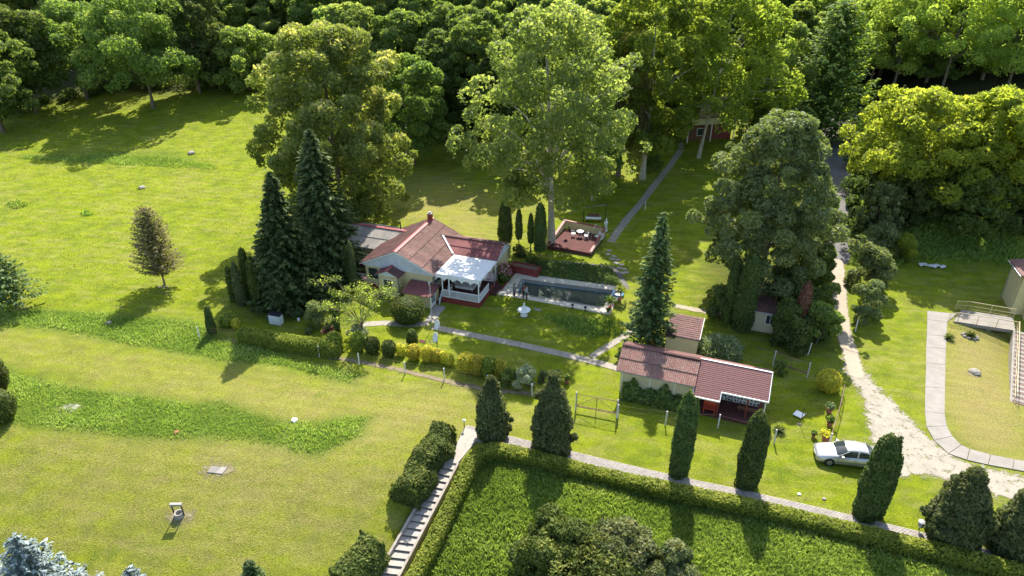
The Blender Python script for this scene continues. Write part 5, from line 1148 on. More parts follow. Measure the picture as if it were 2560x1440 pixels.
# ------------------------------------------------------------------ the car
m, t_, N, L, B = nodes('silver_car_paint'); B.inputs['Base Color'].default_value = (.50, .49, .47, 1); B.inputs['Metallic'].default_value = .55; B.inputs['Roughness'].default_value = .3; B.inputs['Coat Weight'].default_value = .6; B.inputs['Coat Roughness'].default_value = .08; M['paint'] = m
M['tyre'] = plain('tyre_rubber', (.02, .02, .02), .9, .2, 9); M['carglass'] = plain('car_glass', (.03, .04, .04), .05, .1, 1); M['lampglass'] = plain('headlight_glass', (.55, .57, .58), .15, .1, 5); M['trim'] = plain('black_trim', (.015, .015, .015), .6, .2, 9)
def loft(rings, m, name, parent, smooth=True, caps=True):
    n = len(rings[0]); mb = MB(); vs = [v for r_ in rings for v in r_]; fs = [(i * n + k, i * n + (k + 1) % n, (i + 1) * n + (k + 1) % n, (i + 1) * n + k) for i in range(len(rings) - 1) for k in range(n)]
    mb.add(vs, fs, smooth)
    if caps: mb.add(rings[0], [tuple(range(n))], False); mb.add(rings[-1], [tuple(range(n - 1, -1, -1))], False)
    return mb.build(name, m, parent)
pc = (P(2048, 1140) + P(2190, 1172)) / 2; cdir = P(2168, 1169) - P(2068, 1157); cth = math.atan2(cdir.y, cdir.x)
car = thing('parked_car', 'silver saloon car parked on the grass behind the third tall thuja', 'car', P(2115, 1150), cth)   # x runs from nose (-) to tail (+)
def ring(x, hw_, z0, zb_, zt, hin):
    return [(x, -hw_ * .86, z0), (x, -hw_, z0 + .12), (x, -hw_ * 1.0, (z0 + zb_) / 2), (x, -hw_ * .97, zb_), (x, -hw_ * hin, zt), (x, 0, zt + .03), (x, hw_ * hin, zt), (x, hw_ * .97, zb_), (x, hw_, (z0 + zb_) / 2), (x, hw_, z0 + .12), (x, hw_ * .86, z0)]
prof = [(-2.3, .55, .32, .48, .52), (-2.26, .72, .22, .58, .64), (-2.1, .82, .18, .64, .72), (-1.7, .87, .17, .72, .82), (-1.2, .885, .17, .80, .90), (-.85, .89, .17, .85, .95), (0, .895, .17, .90, .93), (1.0, .895, .17, .92, .96), (1.5, .885, .18, .92, 1.02), (1.95, .86, .2, .88, 1.0), (2.2, .80, .24, .82, .93), (2.29, .66, .32, .7, .78)]
loft([ring(x, w_, z0, zb2, zt, .82) for x, w_, z0, zb2, zt in prof], M['paint'], 'body', car)
gh = [(-.98, .70, .90, .93), (-.25, .62, .9, 1.34), (.1, .60, .9, 1.405), (.7, .60, .9, 1.40), (1.15, .60, .9, 1.33), (1.75, .66, .9, .99)]
loft([[(x, -.80, zb2), (x, -w_ - .02, zt - .05), (x, -w_ + .08, zt), (x, 0, zt + .02), (x, w_ - .08, zt), (x, w_ + .02, zt - .05), (x, .80, zb2)] for x, w_, zb2, zt in gh], M['carglass'], 'windows', car)
loft([[(x, -w_ - .035, zt - .055), (x, -w_ + .06, zt + .012), (x, 0, zt + .035), (x, w_ - .06, zt + .012), (x, w_ + .035, zt - .055), (x, w_ - .05, zt - .1), (x, -w_ + .05, zt - .1)] for x, w_, zb2, zt in [(-.30, .62, .9, 1.335), (.1, .60, .9, 1.405), (.7, .60, .9, 1.40), (1.18, .60, .9, 1.335)]], M['paint'], 'roof', car)
for s in (-1, 1):
    mb = MB()
    for x0, x1, y0, y1, z0, z1 in ((-1.0, -.28, .81, .655, .92, 1.32), (.36, .42, .82, .655, .90, 1.37), (1.75, 1.15, .81, .64, .95, 1.31)):
        mb.prism([(x0, s * y0, z0), (x0 + .09, s * y0, z0), (x1 + .09, s * y1, z1), (x1, s * y1, z1)], (0, s * .02, 0))
    mb.build('pillar', M['paint'], car)
    for x in (-1.42, 1.35):
        wh = MB(); wh.lathe([(.32, -.1), (.335, -.06), (.335, .06), (.32, .1), (.2, .105)], 20); Mx = Matrix.Translation((x, s * .80, .325)) @ Matrix.Rotation(R(90), 4, 'X'); wh.v = [tuple(Mx @ Vector(v)) for v in wh.v]; wo = wh.build('wheel', M['tyre'], car)
        rm = MB(); rm.lathe([(.21, -.112 if s > 0 else .0), (.2, .0 if s > 0 else .112)], 16); 
        for k in range(5): a = k * 1.2566; rm.box(.03, .2, -.025, .025, -.125, .125, Matrix.Rotation(a, 4, 'Z'))
        rm.v = [tuple(Mx @ Vector(v)) for v in rm.v]; rm.build('rim', M['metal'], wo)
        ar = MB(); ar.lathe([(.37, -.005), (.38, .0), (.37, .005)], 20); ar.v = [tuple(Matrix.Translation((x, s * .888, .325)) @ Matrix.Rotation(R(90), 4, 'X') @ Vector(v)) for v in ar.v]; ar.build('wheel_arch', M['trim'], car)
    MB().prism([(-2.2, s * .45, .52), (-2.24, s * .68, .52), (-2.05, s * .80, .60), (-1.95, s * .70, .70), (-2.12, s * .45, .66)], (-.03, 0, .03)).build('headlight', M['lampglass'], car)
    MB().box(2.2, 2.27, s * .62 - .14, s * .62 + .14, .66, .82).build('tail_light', plain('red_lens', (.3, .01, .01), .2, .1, 5), car)
    MB().box(-.72, -.55, s * .93 - .09, s * .93 + .09, .93, 1.05).build('mirror', M['paint'], car)
    MB().box(-.9, 1.45, s * .894, s * .9, .52, .55).build('side_moulding', M['trim'], car)
    for x in (-.86, .40, 1.30): MB().box(x - .006, x + .006, s * .888, s * .8965, .28, .88).build('door_gap', M['trim'], car)
    for x in (.22, 1.12): MB().box(x - .08, x + .08, s * .895, s * .915, .74, .77).build('door_handle', M['trim'], car)
MB().box(-2.30, -2.24, -.4, .4, .28, .42).build('grille', M['trim'], car); MB().box(-2.315, -2.29, -.26, .26, .44, .53).build('number_plate', M['white'], car)
# ------------------------------------------------------------------ trees
def tree(name, label, p, V, tint, m, tk, bark='bark', group=None, rotz=0):
    t = thing(name, label, 'tree', p, rotz, group); link('crown', cardmesh('crown', V, tint, M[m]), t); tk.build('trunk', M[bark], t); return t
def dec(label, px, ytop, wpx, m, seed, z0=.22, nleaf=24000, leaf=.26, nclump=150, lump=.2, tr=.28, bark='bark', name='broadleaf_tree', tip=0.0, weep=0.0, lean=(0, 0), prof=None, nl=9, ztrunk=.8, shape=None, p=None, hmul=1.0):
    p = p or P(*px); h = top_z(p, ytop) * hmul; rad = wpx * mpp(p) / 2 * 1.02; rng = np.random.default_rng(seed)
    V, T, C = decid_crown(rng, h * .97, rad, h * z0, nclump, nleaf, leaf, prof, lump, tip, weep, lean)
    tk = trunk_mb(h, tr, h * ztrunk, C, nl, lean, rng); return tree(name, label, p, V, T, m, tk, bark)
def con(label, px, ytop, wpx, m, seed, z0=.8, name='spruce_tree', tr=.2, bark='bark', p=None, **kw):
    p = p or P(*px); h = top_z(p, ytop); rad = wpx * mpp(p) / 2; V, T = conifer(np.random.default_rng(seed), h, rad, z0, **kw)
    mb = MB(); mb.tube([(0, 0, -.3), (0, 0, h * .5), (0, 0, h * .97)], [tr, tr * .6, .03], 7); return tree(name, label, p, V, T, m, mb, bark)
full = lambda u: math.sqrt(max(0, 1 - abs(2 * u - .85) ** 2.6 / 1.35)) if u < 1 else .1
tallp = lambda u: max(.15, math.sin(math.pi * min(1, u * .86 + .1)) ** .55)
domep = lambda u: max(.1, math.sqrt(max(0, 1 - max(0, (u - .35) / .66) ** 2.2)) * (.75 + .25 * min(1, u / .35)))
# the trees round the garden
dec('huge pale-barked plane tree with a loose light green crown behind the pool', (1378, 612), -5, 380, 'plane', 101, .20, 35000, .24, 300, .14, .42, 'palebark', 'plane_tree', .3, prof=lambda u: max(.2, math.sin(math.pi * min(1, u * .80 + .17)) ** .6) * (1 if u > .3 else .8), nl=26, lean=(-1.2, 0), ztrunk=.93)
dec('tall bright green plane tree just left of the stone path', (1605, 447), -70, 250, 'planeb', 102, .14, 32000, .27, 210, .15, .38, 'palebark', 'plane_tree', .3, prof=tallp, nl=14)
dec('slender leaning tree with a yellow-green crown in front of the chalet', (1745, 395), -70, 300, 'planeb', 103, .22, 40000, .26, 210, .16, .26, 'palebark', 'leaning_tree', .4, lean=(3.4, 2.5), nl=12, prof=full, ztrunk=.92)
dec('drooping olive-brown tree between the two plane trees', (1545, 440), 75, 150, 'willow', 104, .14, 22000, .3, 90, .26, .3, 'bark', 'weeping_tree', .2, .7, prof=tallp, nl=4)
dec('dark birch-like tree with pale trunk behind the iron pergola', (1480, 500), 330, 110, 'green', 105, .42, 8000, .24, 45, .3, .17, 'palebark', 'broadleaf_tree', 0)
dec('massive linden with yellowish blossom tips behind the house', (860, 560), 48, 320, 'linden', 106, .03, 62000, .24, 330, .15, .5, 'bark', 'linden_tree', .75, prof=domep, nl=6)
dec('fresh green tree tucked against the right side of the big linden', (1035, 410), 140, 165, 'green', 107, .12, 20000, .26, 90, .24, .25, 'bark', 'broadleaf_tree', .4, prof=tallp)
dec('big dark grey-green tree over the thujas and the hut', (1890, 742), 275, 300, 'grey', 108, .10, 62000, .19, 380, .13, .35, 'bark', 'broadleaf_tree', .2, prof=lambda u: max(.16, (1 - ((u - .35) / .68) ** 2) ** .75) if u > .35 else .72 + .28 * u / .35, nl=10)
dec('light green shrubby tree filling the gap between big grey tree and track', (2012, 690), 478, 100, 'green', 109, .05, 13000, .22, 60, .28, .15, 'bark', 'broadleaf_tree', .5, prof=tallp)
con('large dark spruce with broad skirts left of the house', (732, 758), 428, 200, 'spruce', 110, .9, nb=17, per=46, leaf=.30, droop=.22, dz=.42, power=.8)
con('tall spruce standing in front of the linden', (825, 690), 318, 215, 'spruceb', 111, 1.0, nb=16, per=42, leaf=.30, droop=.26, dz=.45, power=.7)
con('shaggy spruce with drooping branches behind the outbuilding', (1622, 862), 525, 140, 'spruceb', 112, 1.6, nb=12, per=44, leaf=.20, droop=.5, upturn=.35, dz=.40, power=.75, ragged=.35)
con('broad larch-like conifer with yellow-green tips beside the upper track', (2045, 350), -5, 250, 'larch', 113, 1.5, name='larch_tree', nb=15, per=44, leaf=.36, droop=.12, upturn=.3, dz=.62, power=.42, ragged=.35, tr=.3)
dec('olive-topped tree left of the broad larch', (1915, 345), 48, 135, 'linden', 114, .08, 16000, .28, 70, .26, .25, 'bark', 'broadleaf_tree', .5, prof=tallp)
con('thin brownish pine alone in the left field', (412, 712), 517, 128, 'brown', 115, 1.5, name='pine_tree', nb=13, per=52, leaf=.12, droop=-.42, upturn=.05, dz=.26, power=.5, ragged=.3, tr=.11)
con('blue-green spruce on a bare stem at the left edge of the field', (45, 770), 632, 165, 'spruceb', 116, 1.3, nb=13, per=34, leaf=.18, droop=.05, dz=.36, power=.62, tr=.12, p=P(40, 768))
con('silvery blue spruce at the bottom left, the larger of two', (135, 1545), 1335, 270, 'blue', 117, .2, nb=15, per=40, leaf=.17, droop=-.08, dz=.33, power=.85, tr=.1)
con('silvery blue spruce cut by the left bottom corner', (-20, 1530), 1345, 200, 'blue', 118, .2, nb=13, per=36, leaf=.17, droop=-.08, dz=.33, power=.85, tr=.1)
con('tiny tip of a blue spruce at the bottom between fir and big blue spruce', (375, 1560), 1415, 170, 'blue', 119, .2, nb=12, per=30, leaf=.15, droop=-.08, dz=.33, power=.9, tr=.08)
con('small dark fir at the bottom edge left of the stairs', (647, 1500), 1398, 95, 'spruce', 120, .1, name='fir_tree', nb=12, per=26, leaf=.13, droop=-.15, dz=.26, power=.8, tr=.06)
# spreading little tree in front of the house
p = P(906, 838); h = top_z(p, 705); rng = np.random.default_rng(121)
tk = MB(); fork = Vector((0, 0, 1.0)); tk.tube([(0, 0, -.2), (.05, 0, .5), fork], [.15, .12, .11], 7); ends = []
for k in range(11):
    a = k * .571 + rng.normal() * .15; l = rng.uniform(2.2, 3.7); e = Vector((math.cos(a) * l, math.sin(a) * l * .9, h * rng.uniform(.5, .92))); m1 = fork.lerp(e, .4) + Vector((0, 0, .5)); m2 = fork.lerp(e, .72) + Vector((0, 0, .35))
    tk.tube([fork, m1, m2, e], [.075, .05, .032, .012], 5)
    for q in range(5):
        s = m1.lerp(e, rng.uniform(.1, .9)) + Vector((0, 0, .2)); e2 = s + Vector((rng.normal() * .75, rng.normal() * .75, rng.uniform(.1, .6))); tk.tube([s, e2], .022, 4, .008); ends.append(e2); ends.append(s.lerp(e2, .6))
    ends.append(e)
E_ = np.array([tuple(e) for e in ends]); k = rng.integers(0, len(E_), 3000); Pp = E_[k] + rng.normal(size=(3000, 3)) * np.array([.24, .24, .14]); tree('umbrella_tree', 'low spreading tree with sparse yellowish leaves and bare twigs in front of the house', p, cards(Pp, np.tile([0, 0, 1.], (3000, 1)), .095, rng), rng.random(3000), 'acacia', tk)
# bare dead tree top
p = P(1018, 385); h = top_z(p, 165); tk = MB(); tk.tube([(0, 0, 0), (.3, 0, h * .5), (0, 0, h)], [.3, .2, .04], 6); rng = np.random.default_rng(5)
for k in range(26): z = h * rng.uniform(.5, .97); a = rng.random() * 6.28; l = rng.uniform(1, 3.2) * (1.25 - z / h); tk.tube([(.1, 0, z), (math.cos(a) * l * .6, math.sin(a) * l * .6, z + l * .35), (math.cos(a) * l, math.sin(a) * l, z + l * .3)], .05, 4, .012)
t = thing('dead_tree', 'bare dead tree rising between linden and wood', 'tree', p); tk.build('trunk', M['palebark'], t)
for i, (l, px, yt, w_, m_) in enumerate((('dark tree behind the right shoulder of the linden', (1110, 352), 70, 150, 'dark'), ('dark tree in the gap between linden and plane tree', (1190, 362), 40, 150, 'green'), ('shaded tree just left of the huge plane trunk, far behind', (1290, 392), 90, 170, 'dark'), ('green tree low behind the huge plane tree, right side', (1455, 405), 110, 150, 'green'),
    ('bright tree behind the tall bright plane tree', (1680, 335), -40, 170, 'wood'), ('dark tree rising right of the chalet', (1870, 330), 20, 120, 'dark'), ('dark tree half hidden by the leaning tree, left of the chalet', (1640, 345), 60, 120, 'dark'))): dec(l, px, yt, w_, m_, 180 + i, .1, 20000, .28, 160, .17, .28, 'bark', 'broadleaf_tree', .5, prof=tallp, nl=6)
# row along the field edge (left) and the feathery trees on the right
rows = [('dark broadleaf tree at the far left edge of the field', (8, 330), 55, 205, 'green', .14, 'tallp'), ('broadleaf tree at the field edge, second from the left', (92, 282), 15, 190, 'dark', .2, 'tallp'), ('rounded tree at the field edge left of the big shadow', (218, 247), 5, 220, 'green', .2, 'full'),
    ('big grey-green tree casting the longest shadow on the field', (384, 270), -25, 245, 'green', .22, 'full'), ('narrower tree with a pale trunk right of the big field-edge tree', (500, 232), -45, 170, 'dark', .22, 'tallp'),
    ('bushy light tree low against the field at upper centre-left', (625, 222), 70, 190, 'wood', .02, 'domep'), ('bushy tree between pale trunk and light bushy tree', (560, 216), 95, 130, 'dark', .02, 'domep')]
for i, (l, px, yt, w_, m_, z0, pf) in enumerate(rows): dec(l, px, yt, w_, m_, 130 + i, z0, 26000, .28, 190, .17, .3, 'bark', 'broadleaf_tree', .5, prof=globals()[pf], nl=6)
right = [('bright yellow-green acacia spreading right of the upper track', (2250, 520), 222, 300, 'lime', .25, 26000, 'full'), ('yellow-green tree right of the bright acacia', (2440, 545), 222, 240, 'lime', .15, 22000, 'domep'), ('yellow-green tree cut by the right picture edge', (2570, 560), 255, 200, 'lime', .12, 16000, 'domep'),
    ('dark understorey tree below the bright acacia', (2235, 560), 400, 150, 'dark', .05, 12000, 'domep'), ('deep green tree at the foot of the right bank', (2400, 560), 400, 200, 'green', .03, 12000, 'domep'), ('deep green tree low at the far right bank', (2540, 575), 420, 170, 'dark', .03, 10000, 'domep'), ('grey-green bushy tree beside the dark upper track', (2180, 600), 455, 90, 'grey', .03, 9000, 'domep')]
for i, (l, px, yt, w_, m_, z0, nlf, pf) in enumerate(right): dec(l, px, yt, w_, m_, 150 + i, z0, int(nlf * 1.2), .24, 200, .16, .22, 'bark', 'broadleaf_tree', .5, prof=globals()[pf], nl=8)
tall = [('feathery tall acacia with visible dark trunk in the upper right', (2345, 250), -120, 260, 'acacia', .3), ('feathery tall acacia left of its twin in the upper right', (2220, 262), -60, 190, 'acacia', .3), ('feathery tall acacia at the upper right corner', (2500, 265), -120, 250, 'acacia', .25), ('slim feathery acacia behind the broad larch', (2165, 245), -40, 130, 'acacia', .3)]
for i, (l, px, yt, w_, m_, z0) in enumerate(tall): dec(l, px, yt, w_, m_, 160 + i, z0, 24000, .22, 200, .15, .25, 'bark', 'acacia_tree', .5, prof=tallp, nl=14)
# the wood on the hill behind: four model trees copied over the slope
protos = []
for i, (m_, hh, rr_, nlf) in enumerate((('wood', 17, 5.4, 19000), ('green', 18, 5.2, 18000), ('wood', 14, 5.7, 19000), ('acacia', 18, 4.9, 16000), ('green', 16, 5.8, 19000))):
    rng = np.random.default_rng(300 + i); V, T, C = decid_crown(rng, hh, rr_, hh * .08, 170, nlf, .33, tallp if i % 2 else domep, .17, .6)
    t = tree('wood_tree', 'tall broadleaf tree in the dense wood on the hillside behind the garden', (0, 0, 0), V, T, m_, trunk_mb(hh, .28, hh * .75, C, 4, (0, 0), rng), 'bark', 'trees of the hillside wood'); protos.append(t)
def woodok(x, y):
    u_ = y * cp - (hz(x, y) - CAMH) * snp; px = 1280 + FOC * x / u_; py = 720 - FOC * (y * snp + (hz(x, y) - CAMH) * cp) / u_
    lim = np.interp(px, [-300, 0, 100, 300, 500, 700, 760, 900, 960, 1110, 1200, 1330, 1500, 1650, 1720, 1840, 1900, 2000, 2110, 2160, 2330, 2500, 2900], [150, 160, 160, 150, 150, 145, 165, 300, 330, 300, 330, 350, 300, 280, 175, 175, 300, 235, 235, 225, 205, 215, 215])
    return py < lim and -350 < px < 2950
rg = random.Random(77); spots = []
y = 96.0
while y < 330:
    stp = 6.8 + (y - 96) * .028; x = -190 + rg.uniform(0, 6)
    while x < 190:
        xx, yy = x + rg.uniform(-2, 2), y + rg.uniform(-2, 2)
        if woodok(xx, yy) and abs(xx) < yy * .95: spots.append((xx, yy))
        x += stp * 1.12
    y += stp
spots.sort(key=lambda s: s[1])
for i, (x, y) in enumerate(spots[:285]):
    src = protos[rg.choice((0, 1, 2, 4, 4, 1)) if x < 45 else rg.choice((0, 3, 3, 4, 1))]
    o_ = src if False else copy_tree(src); s = rg.uniform(.8, 1.2); o_.location = (x, y, hz(x, y) - .2); o_.scale = (s * rg.uniform(.9, 1.15), s * rg.uniform(.9, 1.15), s * rg.uniform(.85, 1.12)); o_.rotation_euler = (0, 0, rg.random() * 6.28)
    d_ = y * cp - (hz(x, y) - CAMH) * snp; px_ = 1280 + FOC * x / d_; kind_ = {0: 'pale green rounded', 1: 'tall green', 2: 'low pale green bushy', 3: 'feathery light green', 4: 'fresh green spreading'}[protos.index(src)]
    reg_ = 'behind the left field' if px_ < 640 else 'behind the linden' if px_ < 1100 else 'behind the huge plane tree' if px_ < 1520 else 'behind the chalet' if px_ < 1900 else 'behind the broad larch' if px_ < 2200 else 'in the upper right corner'
    o_['label'] = kind_ + ' tree of the hillside wood ' + reg_; o_['group'] = 'trees of the hillside wood: ' + kind_ + ', ' + reg_
for t in protos:
    for c in list(t.children): bpy.data.objects.remove(c)
    bpy.data.objects.remove(t)
# undergrowth along the wood edge: real bushes joined as one thicket
rng = np.random.default_rng(31); Vs = []; Ts = []
edge = W((0, 300), (120, 262), (260, 232), (420, 222), (560, 215), (700, 212)); edge2 = W((960, 395), (1100, 350), (1200, 345), (1320, 360)); edge3 = W((1850, 345), (1950, 350), (2030, 330))
edge4 = W((2140, 500), (2300, 470), (2450, 460), (2620, 470)); edge5 = W((2165, 640), (2155, 560), (2155, 480), (2155, 400))
for ed in (edge, edge2, edge3, edge4, edge5):
    for a, b in zip(ed, ed[1:]):
        a, b = Vector(a), Vector(b); n = int((b - a).length / 1.6)
        for i in range(n):
            c = a.lerp(b, (i + rng.random()) / n) + Vector((rng.normal() * .6, rng.uniform(0, 3), 0)); hh = rng.uniform(1.2, 3.2); m_ = 260; D = sphere(rng, m_); q = D * np.array([hh * .6, hh * .6, hh * .5]) * rng.uniform(.6, 1.05, (m_, 1)) + np.array([c.x, c.y, hz(c.x, c.y) + hh * .42]); Vs.append(cards(q, D, .24, rng)); Ts.append(rng.random(m_) * .6)
props(link('undergrowth', cardmesh('undergrowth', np.concatenate(Vs), np.concatenate(Ts), M['dark'])), 'low dark undergrowth massed along the foot of the wood', 'undergrowth', None, 'stuff')

# ------------------------------------------------------------------ thujas, junipers, clipped things
def col(label, px, ytop, wpx, m='thuja', seed=1, dens=150, leaf=.115, fat=.4, base=.8, lump=.15, name='thuja', stem=0.0, side=None, ls=2.1, p=None, tip=.1):
    p = p or P(*px); h = top_z(p, ytop); r = wpx * mpp(p) / 2 * .77; t = plant(name, label, 'conifer' if name != 'thuja' else 'thuja', p, column_prof(h, r, .05 + stem, fat, base, tip), M[m], leaf, dens, seed, lump=lump, ls=ls)
    if stem: MB().tube([(0, 0, -.1), (0, 0, stem + .5)], .07, 6).build('trunk', M['bark'], t)
    if side:
        for j, (dx, hh, rr_) in enumerate(side):
            rg_ = np.random.default_rng(seed + 50 + j); V, F, T = clad_lathe(rg_, column_prof(h * hh, r * rr_, .05, .5, .7), int(3.2 * h * hh * r * rr_ * 2 * dens), leaf, seed + j + 9, lump, 1.8); V = V + np.array([dx * r, -.1 * j, 0]); link('foliage', npmesh('foliage', V, F, M[m], {'tint': T}), t)
    return t
col('tall columnar thuja in front of the porch, leftmost of three beside the paved path', (1694, 1186), 978, 62, 'thuja', 201, side=[(.75, .93, .42)])
col('tall columnar thuja with a brown-tipped side stem, middle of three beside the paved path', (1862, 1214), 1026, 70, 'thuja', 202, side=[(.72, .86, .5)])
col('tallest columnar thuja standing before the silver car', (2160, 1290), 1085, 82, 'thuja', 203, side=[(.7, .98, .4), (1.15, .78, .3)])
jun = [('loose juniper at the head of the stairs', (1230, 1090), 938, 88, .35), ('broad tall juniper right of the one at the stair head', (1377, 1122), 930, 112, .4), ('bushy olive juniper beside the gravel road', (2375, 1345), 1172, 150, .45), ('bushy juniper cut by the lower right picture edge', (2535, 1378), 1205, 150, .45)]
for i, (l, px, yt, w_, f_) in enumerate(jun):
    p = P(*px); h = top_z(p, yt); r = w_ * mpp(p) / 2; rng = np.random.default_rng(210 + i)
    V, T, C = decid_crown(rng, h * .99, r * .94, .0, 130, 17000, .115, lambda u: max(.06, (.78 + .22 * min(1, u / .22)) * (1 - max(0, (u - .22) / .78) ** 1.6)), .17, .5)
    t = plant('juniper', l, 'conifer', p, [(r * .74, .02), (r * .84, h * .2), (r * .72, h * .5), (r * .45, h * .75), (.03, h * .93)], M['juniper'], .14, 90, 210 + i, lump=.2, ls=1.6, part='crown')
    link('foliage', cardmesh('foliage', V, T, M['juniper']), t)
col('slim cone-shaped thuja, leftmost of four behind the pool', (1263, 612), 500, 46, 'thuja', 220, 90, .12, .25, .8, .05, 'cone_thuja', stem=.4, tip=.03)
col('thin small thuja on a stem, second of four behind the pool', (1297, 622), 520, 23, 'thuja', 221, 110, .1, .3, .7, .05, 'cone_thuja', stem=1.3, tip=.03)
col('thin small thuja on a stem, third of four behind the pool', (1326, 633), 532, 21, 'thuja', 222, 110, .1, .3, .7, .05, 'cone_thuja', stem=1.3, tip=.03)
col('wide dark thuja on a stem, rightmost of four behind the pool', (1349, 640), 506, 40, 'thuja', 223, 90, .12, .4, .85, .05, 'cone_thuja', stem=.8, tip=.05)
col('tall dark green thuja under the big grey tree, left of the pair by the hut', (1818, 800), 645, 42, 'thuja', 224, 80, .12, .4, .9); col('tall green thuja touching the hut, right of the pair', (1853, 822), 635, 62, 'thuja', 225, 90, .12, .35, .9, side=[(-.5, .92, .55)])
col('dead brown thuja standing in the big bush right of the hut', (1988, 850), 703, 40, 'deadbrown', 226, 130, .11, .5, .8)
col('slim green thuja at the left corner of the house, left of two', (876, 722), 612, 17, 'thuja', 227, 140, .09, .4, .9); col('slim brown-tinged thuja at the left corner of the house, right of two', (888, 728), 603, 22, 'juniper', 228, 140, .09, .4, .9)
col('small dark thuja at the left end of the clipped hedge', (533, 835), 765, 24, 'thuja', 229, 150, .09, .5, .8, side=[(-.6, .6, .8)]); col('small thuja at the right end of the clipped hedge', (845, 835), 742, 22, 'thuja', 230, 150, .09, .5, .8)
for i, (x, y, yt, w_, l) in enumerate(((586, 752, 665, 24, 'dark thuja at the left edge of the spruce group, lowest'), (605, 762, 655, 30, 'brown-tinged thuja in the spruce group, second from the left'), (628, 745, 618, 34, 'dark thuja leaning on the big spruce, third from the left'), (648, 765, 640, 34, 'dark thuja hidden against the skirts of the big spruce'))): col(l, (x, y), yt, w_, 'yew' if i != 1 else 'juniper', 235 + i, 90, .12, .4, .85)
def bush(label, px, ytop, wpx, m, seed, dens=120, leaf=.10, lump=.14, name='shrub', flat=1.0, z=0.0, **kw):
    p = P(*px); h = max(.3, top_z(p, ytop)); r = wpx * mpp(p) / 2
    if m in ('green', 'grey', 'dark', 'variegated', 'lime', 'deadbrown') and name == 'shrub':
        rng = np.random.default_rng(seed); n = int(min(9000, 500 + 420 * r * h * 2)); lf = .075 + .035 * min(2, r)
        V, T, C = decid_crown(rng, h * .92, r * .86, h * .02, int(14 + 10 * r), n, lf, lambda u: max(.35, math.sin(math.pi * min(1, u * .7 + .25)) ** .6), .42, .3)
        t = thing(name, label, 'shrub', p); link('foliage', cardmesh('foliage', V, T, M[m]), t); mb = MB()
        for c in C[:8]: mb.tube([(0, 0, -.1), (c[0] * .4, c[1] * .4, c[2] * .5), tuple(c)], .03, 4, .012)
        mb.build('stem', M['bark'], t); return t
    return plant(name, label, 'shrub', p, egg_prof(h, r, z), M[m], leaf, dens, seed, lump=lump, **kw)
